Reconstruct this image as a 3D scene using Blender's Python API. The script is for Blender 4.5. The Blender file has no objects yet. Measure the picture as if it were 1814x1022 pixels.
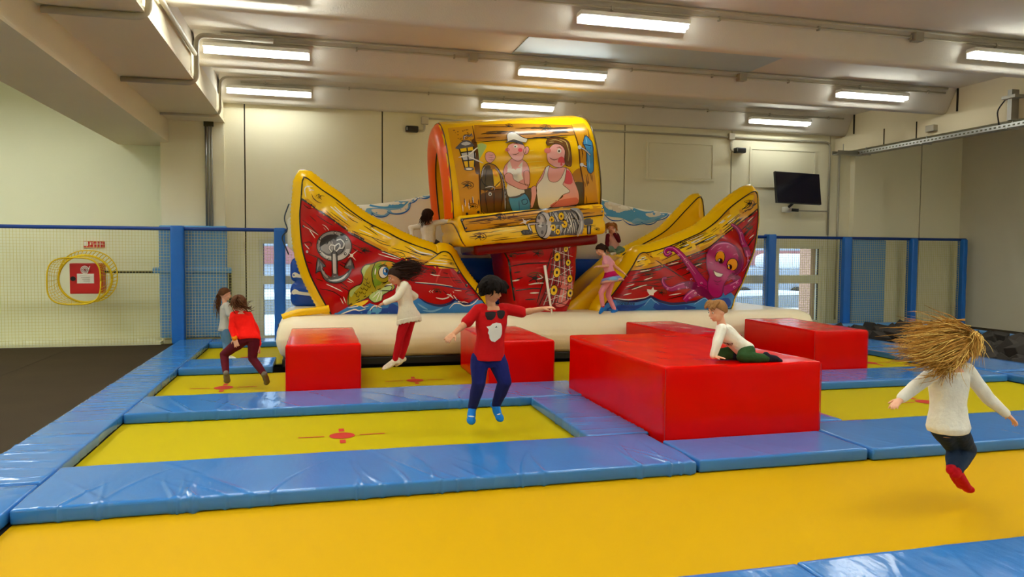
import bpy, bmesh, math, random
import numpy as np
from mathutils import Vector, Matrix, noise
from mathutils.bvhtree import BVHTree
from mathutils.geometry import delaunay_2d_cdt

random.seed(7)
S = bpy.context.scene
COL = S.collection

# ------------------------------------------------------------------ camera
F, YAW, PIT, ROL, CAMH = 1313.0, 0.2559, 0.0479, -0.0072, 1.65
def _cam_axes():
    cy, sy, cp, sp = math.cos(YAW), math.sin(YAW), math.cos(PIT), math.sin(PIT)
    f = Vector((sy*cp, cy*cp, -sp)); r0 = Vector((cy, -sy, 0)); d0 = f.cross(r0)
    c, s = math.cos(ROL), math.sin(ROL)
    return c*r0 + s*d0, -s*r0 + c*d0, f
CR, CD, CF = _cam_axes()
CAM = Vector((0, 0, CAMH))
cd = bpy.data.cameras.new('camera'); cam = bpy.data.objects.new('camera', cd); COL.objects.link(cam)
cd.sensor_fit = 'HORIZONTAL'; cd.sensor_width = 36.0; cd.lens = F/1814*36.0
cd.clip_start = 0.05; cd.clip_end = 300
cam.matrix_world = Matrix(((CR.x, -CD.x, -CF.x, 0), (CR.y, -CD.y, -CF.y, 0), (CR.z, -CD.z, -CF.z, CAMH), (0, 0, 0, 1)))
S.camera = cam

# ------------------------------------------------------------------ world / exposure
W = bpy.data.worlds.new('overcast_sky'); S.world = W; W.use_nodes = True
W.node_tree.nodes['Background'].inputs[0].default_value = (0.72, 0.84, 1.0, 1)
W.node_tree.nodes['Background'].inputs[1].default_value = 1.7
S.view_settings.view_transform = 'Standard'; S.view_settings.look = 'None'
S.view_settings.gamma = 1.0; S.view_settings.use_curve_mapping = False
S.view_settings.exposure = 0.86
LAMP_STRENGTH = 52.0
LAMP_COLOR = (0.95, 1.0, 0.95)

# ------------------------------------------------------------------ pixel helpers (photo frame 1814 x 1022)
def ray(x, y): return CR*((x-907)/F) + CD*((y-511)/F) + CF
def at_y(x, y, Y): d = ray(x, y); return CAM + d*(Y/d.y)
def to_px(p):
    q = Vector(p)-CAM; d = q.dot(CF); return (907+F*q.dot(CR)/d, 511+F*q.dot(CD)/d)
def at_z(x, y, z): d = ray(x, y); return CAM + d*((z-CAMH)/d.z)

# ------------------------------------------------------------------ materials
def lin(c):
    o = []
    for v in c[:3]:
        v = v/255.0
        o.append(v/12.92 if v <= 0.04045 else ((v+0.055)/1.055)**2.4)
    return (*o, 1.0)
MATS = {}
def mat(name, rgb, rough=0.5, spec=0.5, var=0.06, vscale=6.0, bump=0.0, bscale=20.0, stretch=(1, 1, 1), metal=0.0, coat=0.0, detail=4.0):
    if name in MATS: return MATS[name]
    m = bpy.data.materials.new(name); m.use_nodes = True
    nt = m.node_tree; b = nt.nodes['Principled BSDF']
    b.inputs['Roughness'].default_value = rough
    b.inputs['Specular IOR Level'].default_value = spec
    b.inputs['Metallic'].default_value = metal
    b.inputs['Coat Weight'].default_value = coat
    b.inputs['Coat Roughness'].default_value = 0.12
    tc = nt.nodes.new('ShaderNodeTexCoord'); mp = nt.nodes.new('ShaderNodeMapping')
    mp.inputs['Scale'].default_value = stretch
    nt.links.new(tc.outputs['Object'], mp.inputs['Vector'])
    n = nt.nodes.new('ShaderNodeTexNoise'); n.inputs['Scale'].default_value = vscale; n.inputs['Detail'].default_value = detail
    nt.links.new(mp.outputs[0], n.inputs['Vector'])
    mx = nt.nodes.new('ShaderNodeMix'); mx.data_type = 'RGBA'
    c = lin(rgb)
    mx.inputs[6].default_value = tuple(max(0, v*(1-var)) for v in c[:3]) + (1,)
    mx.inputs[7].default_value = tuple(min(1, v*(1+var)) for v in c[:3]) + (1,)
    nt.links.new(n.outputs['Fac'], mx.inputs[0]); nt.links.new(mx.outputs[2], b.inputs['Base Color'])
    if bump > 0:
        n2 = nt.nodes.new('ShaderNodeTexNoise'); n2.inputs['Scale'].default_value = bscale; n2.inputs['Detail'].default_value = detail
        nt.links.new(mp.outputs[0], n2.inputs['Vector'])
        bp = nt.nodes.new('ShaderNodeBump'); bp.inputs['Strength'].default_value = bump; bp.inputs['Distance'].default_value = 0.02
        nt.links.new(n2.outputs['Fac'], bp.inputs['Height']); nt.links.new(bp.outputs[0], b.inputs['Normal'])
    MATS[name] = m
    return m
def emit(name, rgb, strength):
    m = bpy.data.materials.new(name); m.use_nodes = True; nt = m.node_tree
    nt.nodes.remove(nt.nodes['Principled BSDF'])
    e = nt.nodes.new('ShaderNodeEmission'); e.inputs[0].default_value = (*rgb, 1); e.inputs[1].default_value = strength
    nt.links.new(e.outputs[0], nt.nodes['Material Output'].inputs[0]); MATS[name] = m
    return m
def glass(name):
    m = bpy.data.materials.new(name); m.use_nodes = True; nt = m.node_tree
    nt.nodes.remove(nt.nodes['Principled BSDF'])
    t = nt.nodes.new('ShaderNodeBsdfTransparent'); t.inputs[0].default_value = (0.9, 0.95, 0.97, 1)
    g = nt.nodes.new('ShaderNodeBsdfGlossy'); g.inputs['Roughness'].default_value = 0.02
    f = nt.nodes.new('ShaderNodeFresnel'); f.inputs[0].default_value = 1.45
    mx = nt.nodes.new('ShaderNodeMixShader')
    nt.links.new(f.outputs[0], mx.inputs[0]); nt.links.new(t.outputs[0], mx.inputs[1]); nt.links.new(g.outputs[0], mx.inputs[2])
    nt.links.new(mx.outputs[0], nt.nodes['Material Output'].inputs[0]); MATS[name] = m
    return m

mat('wall_cream', (234, 226, 196), 0.75, 0.3, 0.03, 1.2, 0.12, 90)
mat('wall_side', (222, 214, 190), 0.75, 0.3, 0.04, 1.2, 0.12, 90)
mat('wall_green_lit', (236, 236, 206), 0.75, 0.3, 0.03, 1.2, 0.12, 90)  # greenish lamp light of the left bay put into the wall colour
mat('ceiling_paint', (220, 212, 198), 0.8, 0.25, 0.05, 1.5, 0.15, 60)
mat('girder_paint', (226, 214, 182), 0.75, 0.3, 0.04, 1.5, 0.12, 60)
mat('pale_blue_panel', (178, 194, 202), 0.5, 0.4, 0.03, 2)
mat('gap_dark', (52, 46, 38), 0.9, 0.1)
mat('rubber_floor', (58, 46, 30), 0.8, 0.1, 0.2, 1.4, 0.2, 120)
mat('under_dark', (28, 26, 25), 0.9, 0.1)
mat('bed_yellow', (184, 164, 0), 0.6, 0.06, 0.05, 300, 0.15, 500)
mat('bed_orange', (200, 154, 0), 0.6, 0.06, 0.05, 300, 0.15, 500)
mat('print_red', (190, 40, 20), 0.6, 0.3)
mat('pad_blue', (50, 116, 186), 0.17, 0.5, 0.04, 3, 0.16, 6.0, (1, 1, 1))
mat('pad_blue_fold_x', (50, 116, 186), 0.17, 0.5, 0.04, 3, 0.3, 2.4, (0.6, 4.0, 1), detail=1.2)
mat('pad_blue_fold_y', (50, 116, 186), 0.15, 0.5, 0.04, 3, 0.3, 3.0, (2.4, 0.8, 1))
mat('pad_blue_wall', (92, 152, 208), 0.45, 0.4, 0.04, 3, 0.25, 8)
mat('post_blue', (22, 108, 200), 0.35, 0.5, 0.05, 3, 0.3, 9, (1, 1, 2.5))
mat('rail_blue', (20, 62, 142), 0.5, 0.4)
mat('net_cord', (218, 208, 132), 0.8, 0.2)
mat('net_yellow', (226, 192, 30), 0.7, 0.2)
mat('net_dark', (70, 82, 92), 0.8, 0.2)
mat('red_vinyl', (224, 4, 0), 0.2, 0.14, 0.05, 3, 0.16, 3.5, (1, 1.8, 1), detail=1.5)
mat('cabinet_red', (196, 12, 12), 0.45, 0.5)
mat('white_paint', (236, 232, 220), 0.5, 0.4)
mat('frame_white', (228, 222, 196), 0.5, 0.4)
mat('black_plastic', (20, 20, 22), 0.35, 0.5)
mat('screen_dark', (16, 14, 34), 0.12, 0.5)
mat('steel', (150, 148, 142), 0.35, 0.5, 0.1, 20, metal=0.9)
mat('steel_dull', (158, 154, 142), 0.5, 0.5, 0.1, 20, metal=0.3)
mat('conduit', (196, 186, 162), 0.55, 0.4)
mat('conduit_grey', (172, 164, 144), 0.55, 0.4)
mat('pipe_dark', (70, 66, 40), 0.6, 0.3)
mat('foam_black', (66, 61, 56), 0.95, 0.1, 0.1, 30, 0.4, 150)
mat('snow', (232, 238, 242), 0.9, 0.2, 0.05, 0.6, 0.3, 2)
mat('asphalt', (140, 146, 150), 0.9, 0.2, 0.1, 1)
mat('van_grey', (150, 160, 172), 0.5, 0.5)
mat('van_red', (150, 96, 96), 0.6, 0.4)
mat('salmon_jamb', (226, 176, 146), 0.6, 0.3)
emit('tube_glow', LAMP_COLOR, LAMP_STRENGTH)
emit('tube_glow_soft', LAMP_COLOR, LAMP_STRENGTH*0.40)
emit('tube_glow_dim', LAMP_COLOR, LAMP_STRENGTH*0.33)
glass('window_glass')

# ------------------------------------------------------------------ mesh helpers
class MB:
    """collects verts/faces, links them as one mesh object"""
    def __init__(s): s.v = []; s.f = []; s.m = []; s.mi = 0
    def add(s, vs, fs):
        o = len(s.v); s.v.extend([tuple(v) for v in vs])
        for f in fs: s.f.append([o+i for i in f]); s.m.append(s.mi)
    def box(s, x0, x1, y0, y1, z0, z1, M=None):
        vs = [Vector((x, y, z)) for z in (z0, z1) for y in (y0, y1) for x in (x0, x1)]
        if M is not None: vs = [M @ v for v in vs]
        s.add(vs, [(0, 2, 3, 1), (4, 5, 7, 6), (0, 1, 5, 4), (2, 6, 7, 3), (0, 4, 6, 2), (1, 3, 7, 5)]); return s
    def rbox(s, x0, x1, y0, y1, z0, z1, r=0.02, n=(4, 4, 3), amp=0.0, freq=3.0, seg=2, M=None, dome=0.0, fold=None):
        """rounded box grown from a subdivided cube; amp = soft irregularity"""
        def axis(a, b, k):
            if b-a < 2.2*r: rr = (b-a)*0.45
            else: rr = r
            e = [a, a+rr*0.3, a+rr] if seg >= 2 else [a, a+rr]
            mid = [a+rr+(b-a-2*rr)*i/k for i in range(1, k)]
            return e + mid + [a+b-q for q in reversed(e)]
        ax = [axis(x0, x1, n[0]), axis(y0, y1, n[1]), axis(z0, z1, n[2])]
        lo = Vector((x0, y0, z0)); hi = Vector((x1, y1, z1))
        rr = min(r, (x1-x0)*0.45, (y1-y0)*0.45, (z1-z0)*0.45)
        idx = {}; vs = []; fs = []
        def vid(i, j, k):
            key = (i, j, k)
            if key in idx: return idx[key]
            p = Vector((ax[0][i], ax[1][j], ax[2][k]))
            q = Vector([min(max(p[t], lo[t]+rr), hi[t]-rr) for t in range(3)])
            d = p-q
            nn = d.normalized() if d.length > 1e-9 else Vector((0, 0, 1))
            p = q+nn*rr
            if dome:
                u = (p.x-x0)/(x1-x0); v = (p.y-y0)/(y1-y0); w = (p.z-z0)/(z1-z0)
                p = p + nn*dome*max(0, (16*u*(1-u)*v*(1-v) if abs(nn.z) > .5 else 4*w*(1-w)))**0.5
            if amp: p = p + nn*amp*noise.noise(p*freq)
            if fold: p = p + nn*fold(p, nn)
            if M is not None: p = M @ p
            idx[key] = len(vs); vs.append(p); return idx[key]
        nx, ny, nz = [len(a)-1 for a in ax]
        for i in range(nx):
            for j in range(ny):
                fs.append((vid(i, j, 0), vid(i, j+1, 0), vid(i+1, j+1, 0), vid(i+1, j, 0)))
                fs.append((vid(i, j, nz), vid(i+1, j, nz), vid(i+1, j+1, nz), vid(i, j+1, nz)))
        for i in range(nx):
            for k in range(nz):
                fs.append((vid(i, 0, k), vid(i+1, 0, k), vid(i+1, 0, k+1), vid(i, 0, k+1)))
                fs.append((vid(i, ny, k), vid(i, ny, k+1), vid(i+1, ny, k+1), vid(i+1, ny, k)))
        for j in range(ny):
            for k in range(nz):
                fs.append((vid(0, j, k), vid(0, j, k+1), vid(0, j+1, k+1), vid(0, j+1, k)))
                fs.append((vid(nx, j, k), vid(nx, j+1, k), vid(nx, j+1, k+1), vid(nx, j, k+1)))
        s.add(vs, fs); return s
    def tube(s, pts, rad, k=8, cap=True):
        pts = [Vector(p) for p in pts]
        if not hasattr(rad, '__len__'): rad = [rad]*len(pts)
        rings = []; up = None
        for i, p in enumerate(pts):
            t = (pts[min(i+1, len(pts)-1)]-pts[max(i-1, 0)]).normalized()
            if up is None:
                up = Vector((0, 0, 1)) if abs(t.z) < 0.9 else Vector((1, 0, 0))
            a = t.cross(up)
            if a.length < 1e-5: a = t.orthogonal()
            a.normalize(); b = a.cross(t).normalized(); up = b
            rings.append([p+(a*math.cos(2*math.pi*j/k)+b*math.sin(2*math.pi*j/k))*rad[i] for j in range(k)])
        vs = [v for r in rings for v in r]
        fs = [(i*k+j, i*k+(j+1) % k, (i+1)*k+(j+1) % k, (i+1)*k+j) for i in range(len(pts)-1) for j in range(k)]
        if cap: fs += [tuple(reversed(range(k))), tuple((len(pts)-1)*k+j for j in range(k))]
        s.add(vs, fs); return s
    def disc(s, c, r, nrm, k=24, th=0.01):
        nrm = Vector(nrm).normalized(); s.tube([Vector(c)-nrm*th/2, Vector(c)+nrm*th/2], r, k); return s
    def ext(s, prof, x0, x1):
        """profile list of (y,z) extruded along X"""
        k = len(prof)
        vs = [(x0, y, z) for y, z in prof]+[(x1, y, z) for y, z in prof]
        fs = [(i, (i+1) % k, k+(i+1) % k, k+i) for i in range(k)]+[tuple(reversed(range(k))), tuple(range(k, 2*k))]
        s.add(vs, fs); return s
    def mesh(s, name, mats, smooth=False):
        me = bpy.data.meshes.new(name); me.from_pydata(s.v, [], s.f)
        for m in (mats if isinstance(mats, (list, tuple)) else [mats]): me.materials.append(MATS[m])
        if len(set(s.m)) > 1: me.polygons.foreach_set('material_index', s.m)
        if smooth:
            me.polygons.foreach_set('use_smooth', [True]*len(me.polygons))
        me.update(); return me
    def obj(s, name, mats, parent=None, smooth=False, fixn=False):
        me = s.mesh(name, mats, smooth)
        if fixn:
            bm = bmesh.new(); bm.from_mesh(me); bmesh.ops.recalc_face_normals(bm, faces=bm.faces); bm.to_mesh(me); bm.free()
        return link(name, me, parent)
def link(name, me, parent=None):
    o = bpy.data.objects.new(name, me); COL.objects.link(o)
    if parent is not None: sub(parent, o)
    return o
def center(o):
    """move origin of a single mesh to its base centre"""
    me = o.data; co = np.empty(len(me.vertices)*3); me.vertices.foreach_get('co', co); co = co.reshape(-1, 3)
    c = (co.min(0)+co.max(0))/2; c[2] = co[:, 2].min()
    co -= c; me.vertices.foreach_set('co', co.ravel()); me.update(); o.location = o.location+Vector(c); return o
def thing(name, label, cat, group=None, loc=(0, 0, 0)):
    o = bpy.data.objects.new(name, None); COL.objects.link(o); o.location = loc; o.empty_display_size = 0.1
    return tag(o, label, cat, group)
def tag(o, label, cat, group=None):
    o['label'] = label; o['category'] = cat
    if group: o['group'] = group
    return o
def struct(o, label=None, cat=None):
    o['kind'] = 'structure'
    if label: o['label'] = label
    if cat: o['category'] = cat
    return o
def sub(parent, o):
    o.parent = parent; o.matrix_parent_inverse = Matrix.Translation(-parent.location) if parent.parent is None else Matrix.Identity(4)
    return o
def autosmooth(o, ang=0.6):
    me = o.data; me.polygons.foreach_set('use_smooth', [True]*len(me.polygons))
    bm = bmesh.new(); bm.from_mesh(me)
    for e in bm.edges:
        if len(e.link_faces) == 2 and e.calc_face_angle(0) > ang: e.smooth = False
    bm.to_mesh(me); bm.free(); return o
# ================================================================== SETTING
WY = 14.35                                   # front face of the back wall
def with_holes(mb, x0, x1, y0, y1, z0, z1, holes):
    """box with rectangular openings (hx0,hx1,hz0,hz1)"""
    xs = sorted({x0, x1, *[min(max(h[i], x0), x1) for h in holes for i in (0, 1)]})
    for a, b in zip(xs, xs[1:]):
        if b-a < 1e-4: continue
        hs = sorted([h for h in holes if h[0] < (a+b)/2 < h[1]], key=lambda h: h[2]); z = z0
        for h in hs:
            if h[2] > z+1e-4: mb.box(a, b, y0, y1, z, h[2])
            z = max(z, h[3])
        if z < z1: mb.box(a, b, y0, y1, z, z1)
    return mb
HOLE_L = (-1.05, 0.62, 0.02, 1.86); HOLE_R = (8.72, 10.95, 0.12, 1.86)

floor = struct(MB().box(-9, 14.7, -5, 14.8, -0.95, -0.85).obj('floor', 'under_dark'))
# dark rubber platform left of the trampolines and along the right wall (the raised floor around the pit)
plat = struct(MB().box(-9, -2.34, -5, 14.8, -0.85, 0.0).obj('floor_rubber', 'rubber_floor'), 'dark brown rubber floor left of the blue border pads')
MB().box(-5.7, -5.69, -5, 14.8, 0.0, 0.0015).obj('floor_seam', 'gap_dark', plat)
MB().box(-4.02, -4.012, -5, 14.8, 0.0, 0.0015).obj('floor_seam', 'gap_dark', plat)
struct(MB().box(13.0, 14.7, -5, 14.35, -0.85, 0.02).obj('floor_walkway', 'rubber_floor'), 'dark rubber walkway along the right wall')

wall = struct(with_holes(MB(), -2.68, 15.0, WY+0.1, WY+0.3, -0.85, 4.95, [HOLE_L, HOLE_R]).obj('wall_back', 'gap_dark'))
seams = [-2.60, -1.28, 1.19, 3.66, 6.14, 8.61, 11.08, 13.55, 14.9]
for a, b in zip(seams, seams[1:]):
    with_holes(MB(), a+0.012, b-0.012, WY, WY+0.1, -0.1, 4.95, [h for h in (HOLE_L, HOLE_R) if h[0] < b and h[1] > a]).obj('wall_panel', 'wall_cream', wall)
# blank framed infill panels high on the wall
for (x0, x1, z0, z1) in ((6.62, 8.2, 3.2, 4.02), (9.05, 10.72, 3.12, 3.98)):
    m = MB()
    m.box(x0, x1, WY-0.02, WY, z1-0.05, z1); m.box(x0, x1, WY-0.02, WY, z0, z0+0.05)
    m.box(x0, x0+0.05, WY-0.02, WY, z0+0.05, z1-0.05); m.box(x1-0.05, x1, WY-0.02, WY, z0+0.05, z1-0.05)
    f = m.obj('infill_frame', 'wall_cream', wall)
    MB().box(x0+0.06, x1-0.06, WY-0.008, WY, z0+0.06, z1-0.06).obj('infill_board', 'wall_cream', wall)

col = struct(MB().box(-2.67, -1.62, 14.25, WY, -0.1, 4.2).obj('wall_column', 'wall_cream'), 'cream wall column under the left ceiling girder')
struct(MB().box(-2.67, -2.6, 14.35, 15.0, -0.85, 4.9).obj('wall_return', 'wall_cream'), 'cream wall return beside the left column')
struct(MB().box(-9.2, -2.67, 14.8, 15.0, -0.85, 5.0).obj('wall_recess', 'wall_green_lit'), 'cream wall tinted with greenish lamp light behind the fire hose cabinet')
struct(MB().box(11.62, 12.38, 14.2, WY, -0.1, 3.95).obj('wall_pilaster', 'wall_cream'), 'cream pilaster right of the wall television')
struct(MB().box(-9.0, -2.68, 14.06, 14.8, 0.0, 0.05).obj('baseboard_left', 'wall_green_lit'), 'pale plinth along the foot of the left wall')
wr = struct(MB().box(14.7, 14.9, -5, 14.6, -0.85, 4.95).obj('wall_right', 'wall_side'))
struct(MB().box(-9.2, -9.0, -5, 14.8, -0.85, 5.0).obj('wall_left', 'wall_green_lit'))
struct(MB().box(-9.2, 14.9, -5.2, -5.0, -0.85, 5.0).obj('wall_front', 'wall_cream'))

# ---- ceiling: slab with downstand ribs running across, left and right girders
RIBS = [14.2-2.71*k for k in range(0, 8)]
ceil = struct(MB().box(-1.7, 14.9, -5.2, 15.0, 4.72, 4.9).box(-9.2, -3.4, -5.2, 15.0, 4.78, 4.95).box(-3.4, -1.7, -5.2, 15, 4.3, 4.95).obj('ceiling', 'ceiling_paint'))
for yb in RIBS:
    far = min(yb+0.2, WY-0.001)
    prof = [(yb-0.27, 4.725), (yb-0.22, 4.66), (yb-0.06, 4.36), (yb-0.03, 4.315), (yb+0.02, 4.30), (min(yb+0.1, far), 4.30), (far, 4.33 if far > yb+.15 else 4.31), (min(yb+0.34, WY), 4.725)]
    o = MB().ext(list(reversed(prof)), -1.66, 11.335).obj('rib', 'ceiling_paint', ceil); autosmooth(o, 0.7)
    MB().box(11.325, 11.36, yb-0.285, yb-0.262, 4.3, 4.715).obj('rib_joint', 'gap_dark', ceil)
struct(MB().box(2.9, 7.0, 8.79+0.36, 11.49-0.3, 4.705, 4.719).obj('ceiling_blue_panel', 'pale_blue_panel'), 'pale blue panel set between two ceiling ribs')  # plain pale blue slab just below the recess ceiling
gl = struct(MB().box(-3.47, -2.53, -5, 14.8, 3.55, 4.8).box(-2.53, -1.63, -5, WY, 3.94, 4.32).obj('ceiling_girder_left', 'girder_paint'), 'deep cream ceiling girder running back on the left')
MB().box(-1.63, -1.605, -5, WY, 3.94, 3.985).obj('ledge', 'girder_paint', gl)
gr = struct(MB().box(11.2, 11.6, -5, WY, 3.92, 4.24).box(11.35, 11.5, -5, WY, 4.24, 4.74).obj('ceiling_girder_right', 'girder_paint'), 'cream ceiling girder running back on the right')
for yy in (12.85, 12.0, 9.0):
    MB().box(11.19, 11.2, yy, yy+0.02, 3.92, 4.24).obj('girder_joint', 'gap_dark', gr)

# ---- windows
def window(n, hole, cols, zr, label):
    x0, x1, z0, z1 = hole; y0, y1 = WY+0.02, WY+0.14
    m = MB(); w = 0.07
    zm0, zm1 = zr
    m.box(x0, x1, y0, y1, z1-w, z1); m.box(x0, x1, y0, y1, z0, z0+w); m.box(x0, x1, y0, y1, zm0, zm1)
    xs = [x0]+cols+[x1]
    for i, x in enumerate(xs):
        a, b = (x, x+w) if i == 0 else ((x-w, x) if i == len(xs)-1 else (x-0.06, x+0.06))
        for (za, zb) in ((z0+w, zm0), (zm1, z1-w)): m.box(a, b, y0, y1, za, zb)
    o = struct(m.obj('window_%d' % n, 'frame_white'), label, 'window')
    k = 0
    for i in range(len(xs)-1):
        a = xs[i]+(w if i == 0 else .06); b = xs[i+1]-(w if i == len(xs)-2 else .06)
        for (za, zb) in ((z0+w, zm0), (zm1, z1-w)):
            MB().box(a, b, y0+0.05, y0+0.056, za, zb).obj('pane', 'window_glass', o)
            g = MB(); t = 0.012
            g.box(a, a+t, y0+0.02, y0+0.05, za, zb); g.box(b-t, b, y0+0.02, y0+0.05, za, zb); g.obj('gasket', 'black_plastic', o)
    return o
window(1, HOLE_L, [-0.2], (1.04, 1.2), 'cream framed window left of the inflatable ship')
window(2, HOLE_R, [9.8], (1.02, 1.2), 'cream framed window below the wall television')
for hx in (HOLE_R[1]-0.1,):
    struct(MB().box(hx-0.05, hx+0.1, WY+0.2, WY+0.6, 0.1, 1.9).obj('trim_1', 'salmon_jamb'), 'salmon outer jamb of the right window')
# outside: snowy yard, low wall and parked van seen through the panes
struct(MB().box(-30, 60, 14.9, 70, -0.6, -0.3).obj('ground_outside', 'snow'), 'snow covered yard outside the windows')
yw = MB(); yw.box(-30, 60, 24, 24.4, -0.3, 0.15); o = struct(yw.obj('yard_kerb', 'asphalt'), 'low grey kerb wall in the snowy yard')
MB().rbox(-30, 60, 23.95, 24.5, 0.15, 0.3, 0.06, (60, 3, 2), 0.05, 1.5).obj('snow_cap', 'snow', o, True)
yw = MB(); yw.box(-30, 60, 40, 41, -0.3, 3.2); struct(yw.obj('yard_building', 'van_grey'), 'grey building across the snowy yard')
MB().box(-30, 60, 39.9, 40, 1.0, 1.9).obj('wall_band', 'van_red', o)
van = thing('parked_van', 'snow topped grey van parked outside the right window', 'van', None, (17.6, 27, -0.3))
b = MB(); b.ext([(26.2, -0.05), (26.2, 1.0), (26.25, 1.1), (27.75, 1.1), (27.8, 1.0), (27.8, -0.05)], 15.6, 19.6); b.obj('body', 'van_grey', van)
MB().rbox(17.8, 19.7, 26.15, 27.85, 1.05, 1.7, 0.28, (4, 4, 3)).obj('snow_cover', 'snow', van, True)
for xx in (16.4, 18.8):
    MB().disc((xx, 26.2, 0.02), 0.34, (0, 1, 0), 20, 0.2).obj('wheel', 'black_plastic', van)

# ---- conduits
def cond(name, pts, r, m, label, parent=None):
    o = MB().tube(pts, r, 8).obj(name, m, parent, True)
    if parent is None: tag(o, label, 'conduit')
    return o
def bend(pts, r=0.06, n=4):
    pts = [Vector(p) for p in pts]; out = [pts[0]]
    for a, b, c in zip(pts, pts[1:], pts[2:]):
        u = (a-b).normalized(); w = (c-b).normalized(); rr = min(r, (a-b).length*.45, (c-b).length*.45)
        for i in range(n+1):
            t = i/n; out.append((b+u*rr)*(1-t)**2+b*2*t*(1-t)+(b+w*rr)*t**2)
    return out+[pts[-1]]
names = {0: 'on the back most ceiling rib', 1: 'on the second ceiling rib from the back wall', 2: 'on the third ceiling rib from the back wall', 3: 'on the fourth ceiling rib from the back wall'}
for k in (0, 1, 2, 3):
    yb = RIBS[k]
    t = thing('ceiling_conduit', 'long cream cable conduit %s' % names[k], 'conduit', 'conduits along the ceiling ribs', (4.5, yb-0.25, 4.6))
    MB().tube([(-1.3, yb-0.24, 4.62), (11.1, yb-0.24, 4.62)], 0.016, 6).obj('pipe', 'conduit', t, True)
    if k in (1, 2): MB().tube([(-1.3, yb-0.29, 4.69), (11.1, yb-0.29, 4.69)], 0.017, 6).obj('pipe', 'conduit', t, True)
    for x in (2.3, 6.9) if k == 1 else ((7.9,) if k == 2 else ()):
        MB().rbox(x-0.07, x+0.07, yb-0.32, yb-0.2, 4.56, 4.68, 0.01, (1, 1, 1)).obj('junction_box', 'conduit_grey', t)
    for i in range(9):
        x = -0.9+i*1.45
        MB().box(x, x+0.025, yb-0.265, yb-0.215, 4.59, 4.645).obj('clip', 'conduit_grey', t)
for k, (yy, r) in enumerate(((10.85, 0.035), (13.35, 0.022), (7.95, 0.035))):
    lab = ('thick grey conduit bending round the left girder beside the front tube light', 'thin grey conduit bending round the left girder near the back wall', 'grey conduit at the left girder by the upper picture edge')[k]
    cond('girder_conduit', bend([(-2.5, yy, 3.90), (-1.57, yy, 3.90), (-1.57, yy, 4.55), (-0.6, yy+0.05 if k else yy+.25, 4.6)], 0.14, 5), r, 'conduit_grey' if k == 0 else 'conduit', lab)
tag(MB().tube([(-1.58, 3.0, 4.28), (-1.58, 10.8, 4.28)], 0.03, 8).obj('girder_pipe', 'conduit', None, True), 'cream pipe running along the top of the left girder', 'pipe')
# vertical conduits on the left column
t = thing('column_conduit', 'bundle of grey metal conduits running down the left wall column', 'conduit', None, (-1.87, 14.2, 2.05))
for i, dx in enumerate((-0.05, 0.0, 0.045)):
    MB().tube([(-1.87+dx, 14.225, 2.05), (-1.87+dx, 14.225, 3.93)], 0.018, 6).obj('pipe', 'steel_dull' if i else 'steel', t, True)
MB().box(-1.95, -1.79, 14.19, 14.25, 3.86, 3.94).obj('top_box', 'pipe_dark', t)
# wall-top conduit on the right half with drops
t = thing('wall_conduit', 'cream conduit along the wall top right of the inflatable ship', 'conduit', None, (8, 14.3, 4.1))
MB().tube(bend([(4.6, 14.32, 4.16), (11.05, 14.32, 4.16), (11.05, 14.32, 2.1)], 0.12), 0.022, 6).obj('pipe', 'conduit_grey', t, True)
MB().tube([(11.3, 14.32, 3.9), (11.3, 14.32, 0.2)], 0.022, 6).obj('drop_pipe', 'conduit_grey', t, True)
MB().tube(bend([(10.1, 14.32, 2.63), (11.05, 14.32, 2.63)], 0.12), 0.016, 6).obj('branch_pipe', 'conduit_grey', t, True)
t = thing('wall_conduit', 'cream conduit along the wall top left of the inflatable cabin', 'conduit', None, (3, 14.3, 4.1))
MB().tube([(1.95, 14.32, 4.22), (4.7, 14.32, 4.16)], 0.018, 6).obj('pipe', 'conduit', t, True)

# ---- emergency lights
def emergency(x, z, up, label):
    t = thing('emergency_light', label, 'light', 'emergency lights on the back wall', (x, 14.3, z))
    MB().rbox(x-0.13, x+0.11, 14.2, 14.33, z-0.055, z+0.055, 0.02, (2, 2, 2)).obj('housing', 'black_plastic', t, True)
    MB().rbox(x-0.12, x-0.1, 14.19, 14.21, z-0.03, z+0.03, 0.005, (1, 1, 1)).obj('lens', 'steel', t)
    MB().tube(bend([(x+0.1, 14.32, z-0.02), (x+0.24 if up > 0 else x-0.2, 14.32, z-0.02), (x+0.24 if up > 0 else x-0.2, 14.32, 4.2)], 0.09), 0.02, 6).obj('conduit_drop', 'conduit', t, True)
    xx = x+0.24 if up > 0 else x-0.2
    MB().rbox(xx-0.07, xx+0.07, 14.26, 14.34, 4.1, 4.24, 0.01, (1, 1, 1)).obj('junction_box', 'conduit', t)
emergency(1.75, 3.99, 1, 'small black emergency light left of the inflatable cabin')
emergency(8.77, 3.88, -1, 'small black emergency light above the wall television')

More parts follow.
